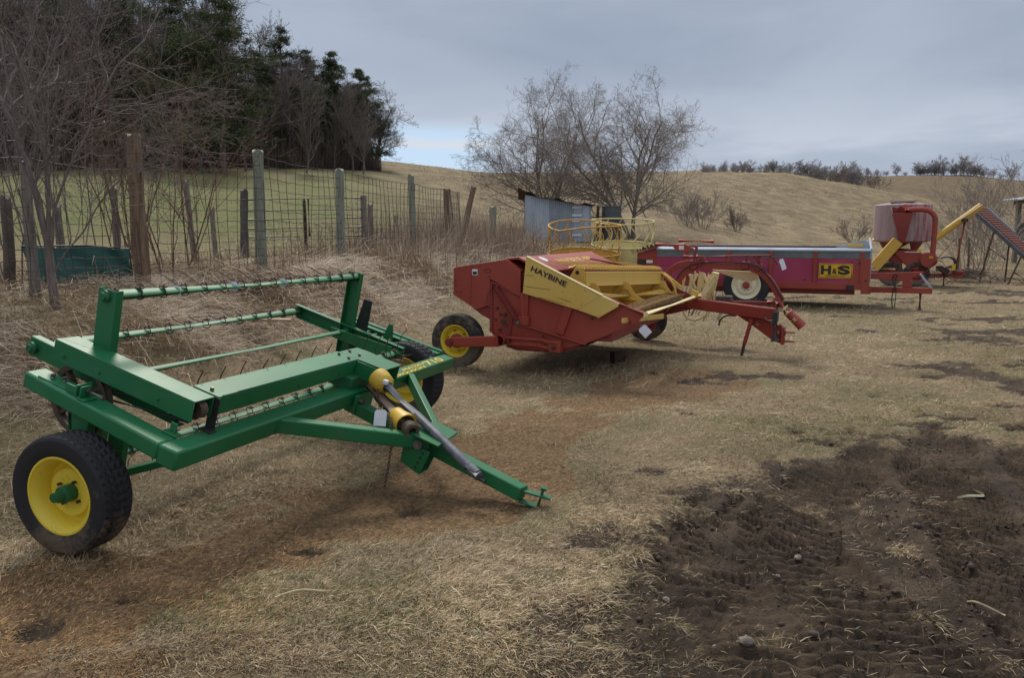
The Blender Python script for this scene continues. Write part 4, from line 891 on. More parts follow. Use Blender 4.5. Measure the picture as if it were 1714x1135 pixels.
# ------------------------------------------------------------------ pink manure spreader
def build_spreader():
    root = frame('manure_spreader', (5.08, 16.9, 0), 21)
    tag(root, 'long manure spreader with faded pink side panels, red frame and a yellow sign', 'manure spreader')
    Rd = M['red']; y0, y1 = .14, 1.8
    for y in (y0, y1-.03):
        MB().box((-1.96, y, .57), (2.44, y+.03, 1.07)).build('side_panel', M['pink'], root)
        MB().box((-1.96, y-.006, 1.07), (2.44, y+.036, 1.245)).build('side_extension', M['galv_dark'], root)
    MB().prism([(-1.98, y0-.03, 1.25), (-1.98, y0+.16, 1.29), (-1.98, y0+.16, 1.275), (-1.98, y0-.03, 1.22)], (4.44, 0, 0)).build('top_flange', M['galv'], root, bevel=.003)
    MB().prism([(-1.98, y1+.03, 1.25), (-1.98, y1-.16, 1.31), (-1.98, y1-.16, 1.295), (-1.98, y1+.03, 1.22)], (4.44, 0, 0)).build('top_flange', M['galv'], root, bevel=.003)
    MB().box((-1.96, y0+.03, .5), (2.44, y1-.03, .56)).build('box_floor', M['red_dark'], root)
    MB().box((-1.96, y0-.04, .42), (2.46, y0+.02, .57)).box((-1.96, y1-.02, .42), (2.46, y1+.04, .57)).build('bottom_rail', Rd, root, bevel=.008)
    MB().box((-.9, y0+.2, .3), (2.2, y0+.3, .42)).build('chassis_rail', Rd, root, bevel=.006)
    for x in (-1.3, -.38, .5, 1.39, 2.3):
        MB().box((x-.035, y0-.045, .57), (x+.035, y0-.008, 1.22)).build('side_post', Rd, root, bevel=.005)
    MB().prism([(2.2, y0-.02, .57), (2.06, y0-.02, .57), (2.25, y0-.02, 1.07), (2.44, y0-.02, 1.07), (2.44, y0-.02, .57)], (0, .02, 0)).box((2.3, y0-.05, .34), (2.46, y0-.021, 1.07)).build('front_corner', Rd, root, bevel=.005)
    for x, z in ((2.25, .98), (2.38, .62), (1.85, .88), (2.1, 1.0), (1.2, .62)): MB().tube([(x, y0-.06, z), (x, y0-.045, z)], .02, 8).build('bolt', M['rust'], root)
    MB().box((2.02, y0-.07, .42), (2.16, y0-.04, .52)).build('bracket', M['black'], root, bevel=.004)
    # rear beater housing
    MB().prism([(-2.42, y0, .5), (-1.96, y0, .45), (-1.96, y0, 1.26), (-2.42, y0, 1.14)], (0, .03, 0)).build('beater_housing', M['red'], root, bevel=.005); MB().prism([(-2.42, y1, .5), (-1.96, y1, .45), (-1.96, y1, 1.26), (-2.42, y1, 1.14)], (0, .03, 0)).build('beater_housing', M['red'], root, bevel=.005)
    MB().beam((-2.46, y0-.03, 1.15), (-1.93, y0-.03, 1.28), .06, .02).build('housing_lip', Rd, root, bevel=.003)
    be = MB().tube([(-2.2, y0+.05, 1.14), (-2.2, y1-.02, 1.14)], .06, 10)
    for i in range(26):
        a = i*1.2; y = y0+.08+i*(y1-y0-.15)/26; c = V((-2.2, y, 1.14)); be.beam(c, c+V((cos(a), .1, sin(a)))*.2, .05, .012, (0, 1, 0))
    be.build('beater', M['rust'], root)
    sw = MB()
    for i in range(9):
        x = -2.44+i*.06; z = 1.17+i*.0147; sw.prism([(x, y0+.02, z), (x+.055, y0+.02, z+.012), (x+.01, y0+.02, z+.07)], (0, .02, 0))
    sw.build('beater_teeth', M['rust'], root)
    MB().box((-2.4, y0-.03, .9), (-2.22, y0-.005, 1.0)).build('reflector', M['black'], root, bevel=.005)
    MB().box((-2.2, y0-.02, .92), (-2.06, y0-.004, .985)).build('warning_label', M['white'], root)
    # front end
    MB().prism([(2.44, y0, 1.07), (2.44, y0, 1.28), (2.44, .9, 1.5), (2.44, y1, 1.28), (2.44, y1, .57), (2.44, y0, .57)], (.04, 0, 0)).build('front_panel', M['galv'], root, bevel=.004)
    MB().prism([(1.7, y0+.2, 1.27), (2.35, y0+.2, 1.47), (2.47, y0+.2, 1.3), (2.47, y0+.2, 1.2)], (0, .02, 0)).build('front_shield', M['galv'], root, bevel=.003)
    MB().prism([(2.0, y0+.19, 1.31), (2.02, y0+.19, 1.37), (2.3, y0+.19, 1.4), (2.32, y0+.19, 1.31)], (0, .008, 0)).build('front_label', M['hy'], root)
    sg = MB().box((1.47, y0-.016, .655), (2.13, y0-.004, .965)).build('sign', M['sign_y'], root)
    bd = MB()
    for lo, hi in (((1.485, .668), (2.115, .676)), ((1.485, .944), (2.115, .952)), ((1.485, .668), (1.493, .952)), ((2.107, .668), (2.115, .952))): bd.box((lo[0], y0-.018, lo[1]), (hi[0], y0-.0155, hi[1]))
    bd.build('border', M['ink'], sg)
    def tx(s, h, x, z, w, bold=.02): text_part(s, h, (x, y0-.0175, z), (1, 0, 0), (0, 0, 1), M['ink'], sg, width=w, bold=bold)
    tx('H', .19, 1.51, .735, .2, .05); tx('&', .11, 1.735, .75, .09, .03); tx('S', .19, 1.845, .735, .23, .05)
    tx('MANUFACTURING CO., INC.', .022, 1.6, .705, .4, .01); tx('MARSHFIELD, WIS.', .016, 1.62, .682, .36, .01)
    wheel(root, (.02, .0, .48), (0, -1, 0), .49, .23, .29, M['cream_rim'], M['tyre'], M['red'], n=96, hub=(.075, .08), bolts=8, dish=.04)
    wheel(root, (.02, 1.95, .48), (0, 1, 0), .49, .23, .29, M['cream_rim'], M['tyre'], M['red'], n=60, bolts=6)
    MB().tube([(.02, 0, .48), (.02, 1.9, .48)], .05, 10).build('axle', M['red_dark'], root)
    # drawbar
    MB().prism([(2.46, .5, .76), (3.5, .5, .8), (3.2, .5, .6), (2.46, .5, .64)], (0, .08, 0)).build('upper_drawbar', Rd, root, bevel=.006)
    MB().beam((2.44, .54, .41), (3.68, .54, .41), .1, .12).box((3.12, .5, .47), (3.3, .58, .62)).build('drawbar', Rd, root, bevel=.008)
    MB().box((2.44, y0, .34), (2.5, 1.7, .5)).build('cross_member', Rd, root, bevel=.006)
    MB().beam((3.45, .6, .75), (3.68, .6, .44), .05, .05, (0, 1, 0)).build('folded_jack', M['galv'], root, bevel=.01)
    MB().tube([(3.47, .54, .36), (3.47, .54, .03)], .03, 8).tube([(3.47, .54, .03), (3.47, .54, .0)], .07, 10).build('jack', M['rust'], root)
    MB().tube(arcpts([(2.98, .45, .8), (2.92, .45, .66), (2.96, .45, .5), (2.93, .45, .25), (2.95, .45, .02)]), .012, 6).tube(arcpts([(3.02, .45, .78), (2.97, .45, .6), (3.0, .45, .4), (2.99, .45, .05)]), .01, 6).build('hydraulic_hose', M['black'], root, smooth=True)
    for x, z in ((2.85, .5), (3.35, .5)): MB().tube([(x, .5, z), (x, .5, z+.05)], .02, 8).build('bolt', M['rust'], root)
    MB().tube([(2.5, .9, .7), (3.5, .9, .72)], .03, 8).build('drive_line', M['red_dark'], root)
    # bent wire hook standing before the side
    MB().tube(arcpts([(.98, -.5, 1.0), (1.0, -.5, .8), (.97, -.5, .72)], 4), .006, 5).build('wire_hook', M['rust'], root) if False else None
build_spreader()

# ------------------------------------------------------------------ grinder mixer
def build_grinder():
    root = frame('feed_grinder', (11.7, 23.6, 0), 21)
    tag(root, 'red feed grinder mixer with a pale faded tank and a raised yellow auger', 'feed grinder')
    Rd = M['red']; RdD = M['red_dark']
    m, t, b = newmat('chalky_faded_tank'); co = objc(t)
    st = nd(t, 'ShaderNodeMapping', i_Vector=co, i_Scale=(3, 3, .35)).outputs[0]; n1 = noise(t, st, 3, 7, .65); sz = nd(t, 'ShaderNodeSeparateXYZ', i_0=co)
    redd = mth(t, 'MULTIPLY', smooth(t, n1, .42, .62), smooth(t, sz.outputs[0], -.7, .6, .15, 1.))
    t.links.new(mix(t, redd, (.36, .27, .27), (.26, .06, .06)), b.inputs['Base Color']); b.inputs['Roughness'].default_value = .6
    tk = MB(); n = 10
    tk.lathe([(.0, 2.52), (.3, 2.52), (.83, 2.44), (.84, 1.33), (.5, 1.27), (.35, .8), (.0, .8)], (.1, .85, 0), (0, 0, 1), n); tk = tk.build('tank', m, root, bevel=.02)
    MB().lathe([(.62, 1.33), (.62, 1.28), (.4, .9), (.35, .85)], (.1, .85, 0), (0, 0, 1), n).build('tank_cone', RdD, root, bevel=.01)
    MB().prism([(-.3, .3, 2.48), (.3, .3, 2.5), (.5, .8, 2.56), (-.3, .8, 2.56)], (0, 0, .02)).build('tank_lid', M['rust'], root)
    # hopper
    hp = MB(); hp.add([(-.29, -.25, 2.15), (.27, -.25, 2.18), (.27, .1, 2.26), (-.29, .1, 2.35), (-.02, -.2, 1.3), (.12, -.2, 1.3), (.12, .05, 1.3), (-.02, .05, 1.3)], [(0, 1, 5, 4), (1, 2, 6, 5), (2, 3, 7, 6), (3, 0, 4, 7), (4, 5, 6, 7)])
    o = hp.build('cyclone_hopper', M['red_dark'], root); o.modifiers.new('thick', 'SOLIDIFY').thickness = .02
    MB().tube([(-.02, -.1, 2.24), (.1, .0, 2.3)], .14, 14).build('dust_collector', Rd, root, smooth=True)
    MB().tube(arcpts([(.1, -.1, 2.26), (.45, -.15, 2.27), (.68, -.15, 2.24), (.84, -.15, 2.1), (.88, -.15, 1.9), (.88, -.15, 1.3), (.88, -.15, .75)]), .075, 14).build('blower_pipe', M['red'], root, smooth=True)
    for z in (1.95, 1.4): MB().tube([(.88, -.15, z), (.88, -.15, z+.05)], .09, 14).build('pipe_clamp', M['galv_dark'], root)
    # mill
    MB().prism([(-.3, -.1, 1.05), (.55, -.1, 1.07), (.62, -.1, .95), (.55, -.1, .5), (.42, -.1, .48), (.1, -.1, .7), (-.1, -.1, .92)], (0, .6, 0)).build('mill_body', Rd, root, bevel=.02)
    MB().box((.14, -.14, 1.0), (.52, -.1, 1.02)).build('trim_strip', M['white'], root)
    MB().tube([(.78, -.25, .78), (.78, .2, .78)], .23, 26).build('blower_housing', Rd, root, bevel=.015)
    MB().box((.78, -.262, .84), (.88, -.252, .9)).build('warning_label', M['sign_y'], root)
    MB().box((.46, -.115, 1.0), (.58, -.103, 1.1)).build('warning_label', M['sign_y'], root)
    MB().box((-.28, -.08, .4), (.1, .5, .92)).build('mill_frame', M['red_dark'], root, bevel=.03)
    MB().prism([(0, -.05, 1.12), (.25, -.05, 1.28), (.3, -.05, 1.1)], (0, .3, 0)).build('feed_table_hinge', M['cream'], root, bevel=.01)
    # yellow feed trough auger at the left
    a, b_ = V((-.68, -.25, .55)), V((-.08, -.25, 1.35)); d = (b_-a).normalized(); s = V((0, 1, 0)); u = d.cross(s)
    tr = MB(); tr.prism([a-s*.15+u*.17, a+s*.15+u*.17, a+s*.15-u*.12, a-s*.15-u*.12], d*1.0) if False else None
    for off, w, h in ((u*.15, .3, .015), (-u*.13, .3, .015)): tr.beam(a+off, b_+off, w, h, u)
    for off in (s*.15, -s*.15): tr.beam(a+off, b_+off, .015, .29, u)
    tr.build('feed_trough', M['hy2'], root, bevel=.004)
    MB().tube([a, b_+d*.03], .09, 12).build('feed_auger', M['black'], root)
    # unloading auger
    p, q = V((.9, -.1, 1.4)), V((2.04, -.1, 2.36)); dd = (q-p).normalized()
    MB().lathe([(.085, 0), (.1, 0), (.1, 1.45), (.108, 1.5), (.095, 1.5), (.085, 1.42)], p, dd, 20, closed=True).build('unloading_auger', M['hy2'], root, smooth=True)
    MB().lathe([(.0, 1.35), (.08, 1.4), (.085, 1.5)], p, dd, 16).build('auger_bore', M['ink'], root)
    MB().beam(q-dd*.7+V((0, -.13, .06)), q+V((0, -.13, .03)), .06, .01).build('auger_stripe', M['white'], root)
    MB().box((1.55, -.22, 1.9), (1.72, .02, 2.0)).build('auger_clamp', M['rust'], root, bevel=.01)
    MB().tube([(1.66, -.1, 1.95), (1.52, -.1, .6)], .035, 8).tube([(1.52, -.1, 1.5), (1.0, -.1, .8)], .012, 6).tube([(1.6, -.1, 1.86), (1.92, -.1, 1.86)], .015, 6).tube([(.98, -.3, .75), (.6, -.3, .3)], .03, 8).build('auger_support', Rd, root, smooth=True)
    # chassis
    MB().beam((-.9, 0, .32), (1.0, 0, .32), .1, .12).beam((1.0, 0, .32), (1.75, .1, .36), .1, .1).beam((-.9, 1.4, .32), (1.0, 1.4, .32), .1, .12).box((1.5, -.1, .25), (1.72, .3, .3)).box((1.45, -.05, .4), (1.75, .2, .48)).build('chassis', Rd, root, bevel=.01)
    MB().tube([(1.25, .05, .3), (1.25, .05, .02)], .03, 8).build('jack', M['rust'], root)
    MB().prism([(1.05, -.2, .5), (1.0, -.2, .6), (1.15, -.2, .62), (1.35, -.2, .5), (1.3, -.2, .3)], (0, .3, 0)).build('gear_cover', M['rust'], root, bevel=.02)
    fd = MB(); pts = arcpts([(1.12, 0, .86), (1.3, 0, .9), (1.46, 0, .82), (1.52, 0, .62), (1.5, 0, .45)]); fd.sheet([[p_+V((0, -.3, 0)), p_+V((0, 0, 0))] for p_ in pts], (-.03, 0, -.03)); fd.build('shaft_cover', M['black'], root, smooth=True)
    MB().box((1.38, -.32, .5), (1.48, -.305, .68)).build('warning_label', M['sign_y'], root)
    MB().tube([(.85, -.2, .78), (1.15, -.2, .76)], .015, 6).tube([(1.0, -.15, .5), (1.4, -.1, .6)], .05, 8).build('drive_line', M['beige'], root)
    MB().tube([(-.8, -.2, .52), (-.1, -.2, .5)], .03, 8).tube([(-.75, -.2, .6), (-.5, -.2, .95)], .015, 6).build('side_rail', M['cream'], root)
    wheel(root, (-.2, .0, .36), (0, -1, 0), .36, .22, .2, Rd, M['tyre_dirty'], RdD, n=60, tread='rib', bolts=0)
    wheel(root, (.5, .0, .36), (0, -1, 0), .36, .22, .2, Rd, M['tyre_dirty'], RdD, n=60, tread='rib', bolts=0)
    MB().tube([(-.95, .3, 1.2), (-.75, .3, 1.2)], .13, 12).tube([(-.9, .2, 1.3), (-.7, .2, 1.38)], .05, 8).build('hydraulic_motor', M['hy2'], root, smooth=True)
build_grinder()

# ------------------------------------------------------------------ elevator conveyor and open barn on the right
def build_conveyor():
    z0 = gz(16.9, 26)
    root = empty('bale_elevator', (15.4, 26, 0)); tag(root, 'slanting farm elevator with orange red slats and dark side rails', 'elevator')
    a, b = V((0, 0, 2.35)), V((.6, -3.6, gz(16, 22.4)-.02)); d = (b-a).normalized(); s = V((-.986, -.164, 0)); u = s.cross(d)
    if u.z < 0: u = -u
    m = MB()
    for off in (-.23, .23): m.beam(a+s*off, b+s*off, .05, .13, u)
    m.build('side_rail', M['rail_dark'], root, bevel=.006)
    c = MB(); L = (b-a).length; k = int(L/.13)
    for i in range(k): p = a+d*(L*(i+.5)/k)+u*.07; c.beam(p-s*.2, p+s*.2, .085, .03, u)
    c.build('slats', paint('orange_red_slats', (.14, .04, .025), worn=(.1, .05, .03), amount=.3, rough=.6, scale=6), root)
    MB().beam(a, b, .42, .015, u).build('bed', M['rust'], root)
    MB().beam(a+s*-.265+u*.08, a+d*1.5+s*-.265+u*.08, .02, .05, u).build('edge_strip', M['galv'], root)
    lg = MB()
    for t in (.3, .62):
        p = a+d*L*t
        for off in (-.3, .3): lg.tube([p+s*off, (p.x+s.x*off*1.5, p.y+s.y*off+.3, gz(15.4+p.x, 26+p.y)-.02)], .03, 6)
        lg.tube([p+s*-.35+V((0, .2, -.9)), p+s*.35+V((0, .2, -.5))], .02, 6)
    lg.build('support_legs', M['brown_metal'], root)
build_conveyor()
wood_m = plain('weathered_timber', (.24, .21, .18), (.1, .085, .07), rough=.85, scale=6, stretch=(6, 6, .7), bumpy=.5, bd=.01)
wood_g = plain('greenish_treated_post', (.26, .27, .21), (.13, .145, .11), rough=.85, scale=7, stretch=(6, 6, .5), bumpy=.6, bd=.01)
wood_b = plain('rotting_brown_post', (.24, .16, .1), (.085, .05, .03), rough=.85, scale=5, stretch=(6, 6, .5), bumpy=.6, bd=.01)
def build_barn():
    g0 = gz(27, 40); root = empty('open_shed', (25.6, 38, g0)); tag(root, 'weathered open sided timber shed with a pale metal roof at the right edge', 'shed')
    h = 3.1-g0
    for x, y in ((.15, 0), (1.5, 0), (4, 0), (.15, 2), (1.5, 2), (4, 2), (7, 0), (7, 2)): MB().box((x-.09, y-.09, -.2), (x+.09, y+.09, h+.12*x)).build('post', wood_m, root, bevel=.01)
    for a_, b_, w_, h_ in (((-.1, 0, h-.05), (7.2, 0, h+.8), .12, .2), ((-.1, 2, h-.05), (7.2, 2, h+.8), .12, .2), ((.15, 0, 1.6), (7, 0, 1.7), .06, .14), ((.15, 0, .9), (7, 0, .9), .06, .14), ((.15, 2.1, 1.6), (7, 2.1, 1.6), .06, .9)): MB().beam(a_, b_, w_, h_).build('beam', wood_m, root, bevel=.008)
    MB().box((1.7, 2.1, 0), (7, 2.16, h)).build('back_wall', wood_m, root)
    r = MB(); k = 40
    r.sheet([[V((-.5+7.9*i/k, y, h+.1+.95*i/k+.02*((i % 2)*2-1))) for y in (-.6, 2.4)] for i in range(k+1)], (0, 0, .02)); r.build('roof', M['galv'], root)
build_barn()

# ------------------------------------------------------------------ round bale feeders
def build_feeder(name, x, y, rad, top, mat, label, seed, dent, tilt=6.5):
    g0 = gz(x, y)-.03; random.seed(seed); root = empty(name, (x, y, g0)); root.rotation_euler = (R(tilt), 0, 0); tag(root, label, 'bale feeder')
    H = top-g0; h1 = H*.42; k = 48
    def P(a, r, z): return V((cos(a)*r*(1+dent*.04*sin(3*a+seed)), sin(a)*r, z+dent*.03*sin(2*a+1+seed)*(z/H)))
    sk = MB(); sk.sheet([[P(2*pi*i/k, rad, 0.02), P(2*pi*i/k, rad, h1)] for i in range(k+1)], (0, 0, -.004)); o = sk.build('skirt', mat, root, smooth=True); o.modifiers.new('thick', 'SOLIDIFY').thickness = .006
    for z, r in ((H, .026), (h1+.02, .024), (.04, .02)):
        pts = [P(2*pi*i/k, rad, z) for i in range(k)]
        if z == H and dent > .5: pts = [p+V((0, 0, -.1*max(0, 1-abs((i-30)/5)))) for i, p in enumerate(pts)]
        MB().ring(pts, r, 8).build('hoop', mat, root, smooth=True)
    nb = 14
    for i in range(nb):
        a = 2*pi*i/nb+.1; q = MB()
        q.tube(arcpts([P(a, rad, h1), P(a-.12, rad*1.0, h1+(H-h1)*.28), P(a+.13, rad*1.02, h1+(H-h1)*.62), P(a, rad, H)], 3), .019, 6)
        q.tube([P(a-.12, rad, h1), P(a-.12, rad, h1+(H-h1)*.28)], .015, 6) if False else None
        q.build('bent_bar', mat, root, smooth=True)
build_feeder('bale_feeder', 2.3, 25.2, 1.14, 1.86, paint('orange_yellow_paint', (.5, .27, .035), worn=(.12, .05, .03), amount=.3, rough=.6), 'orange yellow ring bale feeder with a dented top hoop', 3, 1.)
build_feeder('bale_feeder', 3.95, 28.2, 1.1, 1.99, paint('pale_yellow_paint', (.55, .48, .2), worn=(.15, .08, .04), amount=.25, rough=.6), 'pale cream yellow ring bale feeder standing behind the orange one', 1, .4)

# ------------------------------------------------------------------ metal lean-to shed and barrels
def build_lean_to():
    x0, y0 = .6, 36.; g0 = gz(x0+1.5, y0)-.1; root = empty('metal_shed', (x0, y0, g0)); tag(root, 'small lean-to clad in blue grey galvanised sheets with a rusty warped roof', 'shed')
    zl, zr = 3.3-g0, 2.78-g0
    m = MB(); rows = []
    n = 66
    for i in range(n+1):
        x = 3.0*i/n; rows.append([V((x, .012*((i % 2)*2-1)-.1*(x > 2.4)*(x-2.4), 0)), V((x, .012*((i % 2)*2-1)-.1*(x > 2.4)*(x-2.4), zl+(zr-zl)*i/n-.03))])
    m.sheet(rows[:25], (0, .01, 0)); m.build('wall_sheet', M['galv'], root)
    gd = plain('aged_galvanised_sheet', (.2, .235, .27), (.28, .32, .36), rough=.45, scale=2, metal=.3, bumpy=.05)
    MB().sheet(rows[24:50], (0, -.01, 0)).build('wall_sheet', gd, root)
    MB().sheet(rows[49:], (0, .012, 0)).build('wall_sheet', M['galv'], root)
    wh = MB()
    for z in (.35, .95, 1.6, 2.1): wh.box((2.15, -.05, zr*z/2.4+.1), (2.6, -.035, zr*z/2.4+.19)) if z != .95 else wh.box((2.15, -.05, 1.), (2.5, -.035, 1.07))
    wh.build('pale_patch', M['white'], root)
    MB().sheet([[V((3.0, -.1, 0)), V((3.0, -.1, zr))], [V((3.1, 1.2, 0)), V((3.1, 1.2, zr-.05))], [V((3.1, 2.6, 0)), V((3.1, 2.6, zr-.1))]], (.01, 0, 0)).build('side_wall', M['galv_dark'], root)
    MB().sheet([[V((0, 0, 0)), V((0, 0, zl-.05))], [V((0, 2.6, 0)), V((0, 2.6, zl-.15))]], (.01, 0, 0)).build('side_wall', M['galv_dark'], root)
    r = MB(); rr = []
    for i in range(31):
        t = i/30; w = .05*sin(t*15)+.035*sin(t*37+1); rr.append([V((-.35+3.55*t, -.3, zl+.26*(1-t)**4+(zr-zl)*t+w)), V((-.3+3.5*t, 1.2, zl+(zr-zl)*t+.04)), V((-.3+3.5*t, 2.8, zl-.1+(zr-zl)*t))])
    r.sheet(rr, (0, 0, -.03)); r.build('roof', plain('rusty_roofing', (.1, .04, .022), (.03, .022, .02), rough=.85, scale=5), root)
    MB().box((3.3, .2, 0), (3.42, .32, zr)).build('post', M['rust'], root)
    # tall dark barrel beside it
    bx, by = 4.05, 36.4; bg = gz(bx+.4, by); b = MB(); b.lathe([(0, 2.75-bg), (.42, 2.75-bg), (.44, 2.7-bg), (.43, 2.2-bg), (.45, 2.15-bg), (.43, 2.1-bg), (.43, 0), (0, 0)], (0, 0, 0), (0, 0, 1), 26)
    o = empty('drum', (bx+.55, by, bg)); b.build('body', plain('dark_green_grey_drum', (.04, .055, .055), (.07, .08, .08), rough=.6), o, smooth=True, angle=30)
    MB().ring([V((cos(t)*.44, sin(t)*.44, 2.76-bg)) for t in [i*pi/12 for i in range(24)]], .02, 6).build('rim', M['galv_dark'], o)
    tag(o, 'dark upright drum standing beside the metal lean-to', 'drum')
build_lean_to()
# ------------------------------------------------------------------ woven wire fence with wooden posts
def post(name, x, y, top, r, mat, parent=None, lean=(0, 0), flat=False, seed=0):
    g = gz(x, y)-.15; m = MB(); random.seed(seed); n = 14; k = 9; pts = []
    for i in range(k):
        t = i/(k-1); pts.append(V((x+lean[0]*(t-.0)+.012*sin(seed+t*4), y+lean[1]*t, g+(top-g)*t)))
    m.tube(pts, [r*(1.1-.12*i/(k-1))*(1+.05*sin(seed*3+i*1.7)) for i in range(k)], n)
    for i in range(n*k):
        a = i % n; v = V(m.v[i]); c = pts[i//n]; f = 1+.05*sin(a*2.3+seed)+.03*sin(a*5.1+i//n*.9); m.v[i] = tuple(c+(v-c)*f)
    m.v[(k-1)*n:] = [tuple(V(v)+V((0, 0, .03*sin(j*1.3+seed)))) for j, v in enumerate(m.v[(k-1)*n:])]
    return m.build(name, mat, parent, smooth=True, angle=60)
FP = [(-5.12, 6.6, 2.6, .08, wood_g), (xfence(8.)-.09, 8.0, 2.36, .05, wood_m), (xfence(9.5), 9.5, 2.78, .088, wood_b), (xfence(12.2), 12.2, 2.86, .083, wood_g), (xfence(15), 15, 2.79, .08, wood_g), (xfence(19), 19, 2.97, .078, wood_g), (xfence(21.8), 21.8, 2.78, .08, wood_b), (xfence(24.4)-.45, 24.4, 3.0, .085, wood_b), (xfence(27), 27, 2.46, .12, wood_g)]
def build_fence():
    root = empty('wire_fence', (FP[2][0], FP[2][1], gz(FP[2][0], FP[2][1])))
    tag(root, 'tall woven wire stock fence on round weathered posts along the weedy bank', 'fence')
    inv = -V(root.location)
    def fix(o): o.location = inv; return o
    for i, (x, y, top, r, m) in enumerate(FP):
        fix(post('post', x, y, top, r, m, root, lean=((.5, 0) if i == 7 else (.02*sin(i*2), .0)), seed=i+1))
    wm = plain('dark_fence_wire', (.03, .025, .023), (.055, .037, .028), rough=.6)
    rng = random.Random(2)
    pts = [(-5.9, 4.2)]+[(p[0], p[1]) for p in FP[:8]]
    for bi, ((ax, ay), (bx, by)) in enumerate(zip(pts[:-1], pts[1:])):
        m = MB(); L = math.hypot(bx-ax, by-ay); nv = max(4, int(L/(.24 if bi > 2 else .17))); H = 1.62
        top0, top1 = [gz(a, b)+H+(.12 if bi < 3 else 0) for a, b in ((ax, ay), (bx, by))]
        hs = [0, .09, .19, .3, .42, .55, .69, .84, 1., 1.16, 1.33, 1.5, 1.68, 1.82]
        zs = lambda t, h: (top0-H)*(1-t)+(top1-H)*t+h-.12*sin(pi*t)*(h/1.6)*(.7 if bi < 3 else .35)
        wob = lambda t, h: .045*sin(t*9+bi*2+h*2.5)*(1.6 if bi < 3 else .5)
        dx, dy = (bx-ax)/L, (by-ay)/L; px, py = -dy, dx
        for h in hs:
            row = []
            for i in range(nv*2+1):
                t = i/(nv*2); w = wob(t, h); row.append((ax+(bx-ax)*t+px*w+.06, ay+(by-ay)*t+py*w, zs(t, h)+rng.uniform(-.012, .012)))
            m.tube(row, .0031+.00013*max(ay, 0), 4, cap=False)
        for i in range(nv+1):
            t0 = i/nv; sl = .05*sin(i*.7+bi)*(2.2 if bi < 3 else .6)
            col = []
            for h in hs:
                t = t0+sl*h/L; w = wob(t, h); col.append((ax+(bx-ax)*t+px*w+.063, ay+(by-ay)*t+py*w, zs(t0, h)))
            m.tube(col, .0031+.00013*max(ay, 0), 4, cap=False)
        fix(m.build('wire_mesh', wm, root))
    # slack single wire from the brown post
    m = MB().tube([(FP[2][0]+(FP[4][0]-FP[2][0])*t, 9.5+5.5*t, 2.62+.02*t-.06*sin(pi*t)) for t in [i/12 for i in range(13)]], .003, 4); fix(m.build('top_wire', wm, root))
build_fence()

def at(u, v, Y):                # a point Y metres ahead, seen at image column u, row v of the survey photograph
    d = 1300*cos(TILT)+(567.5-v)*sin(TILT); return V(((u-857)/d*Y, Y, CAMH+Y*((567.5-v)*cos(TILT)-1300*sin(TILT))/d))
for i, (u, ut, vt, Y, r, m, lab) in enumerate([
    (325, 312, 302, 15, .05, wood_m, 'grey leaning post standing behind the wire left of the dark gate post'),
    (362, 355, 348, 17, .05, wood_m, 'short thin grey post just left of the dark gate post'),
    (410, 408, 318, 15.5, .075, plain('dark_old_post', (.12, .105, .09), (.05, .045, .04), rough=.9, stretch=(6, 6, .5)), 'dark split old post holding the left end of the tube gate'),
    (200, 188, 315, 11.5, .05, wood_m, 'grey rough post leaning behind the green plastic sheet'),
    (12, 8, 330, 9.5, .06, plain('brown_bark_post', (.13, .1, .08), (.06, .045, .038), rough=.9), 'dark thick stump of a post at the left edge behind the wire'),
    (100, 96, 345, 10.5, .05, wood_m, 'low grey post seen between the stems of the roadside tree'),
    (622, 620, 342, 19, .06, wood_m, 'short post with a rusty cap right of the tube gate'),
    (664, 663, 360, 22, .06, wood_g, 'short pale green post beyond the tube gate'),
    (856, 855, 375, 30, .05, wood_m, 'thin grey post right of the leaning fence post'),
    (515, 508, 335, 17.2, .035, M['rust'], 'thin dark steel post in the middle of the tube gate'),
    (1605, 1606, 398, 30, .035, M['brown_metal'], 'left one of two thin steel posts in front of the elevator'),
    (1622, 1622, 398, 30, .035, M['brown_metal'], 'right one of two thin steel posts in front of the elevator')]):
    a, t = at(u, 430, Y), at(ut, vt, Y); o = post('old_post', a.x, Y, t.z, r, m, lean=(t.x-a.x, 0), seed=i+20); tag(o, lab, 'post')
def build_gate():
    a, b = at(415, 400, 16.2), at(610, 400, 18.2); g = min(gz(a.x, a.y), gz(b.x, b.y))
    root = empty('tube_gate', (a.x, a.y, g)); tag(root, 'dark tubular steel field gate between two posts on the pasture side', 'gate')
    B = V((b.x-a.x, b.y-a.y, 0)); gm = plain('dark_gate_tube', (.03, .035, .03), (.06, .05, .04), rough=.6)
    tops = [at(420, v, 16.2).z-g for v in (334, 353, 368, 383, 397)]; bots = [at(605, v, 18.2).z-g for v in (331, 350, 364, 380, 394)]
    for z0, z1 in zip(tops, bots): MB().tube([(0, 0, z0), B+V((0, 0, z1))], .021, 8).build('rail', gm, root, smooth=True)
    for t in (0, .5, 1): MB().tube([B*t+V((0, 0, tops[0]*(1-t)+bots[0]*t)), B*t+V((0, 0, tops[-1]*(1-t)+bots[-1]*t))], .021, 8).build('upright', gm, root, smooth=True)
    MB().box(tuple(B+V((-.06, -.05, 0))), tuple(B+V((.06, .07, bots[0]+.05)))).build('end_post', wood_m, root)
build_gate()
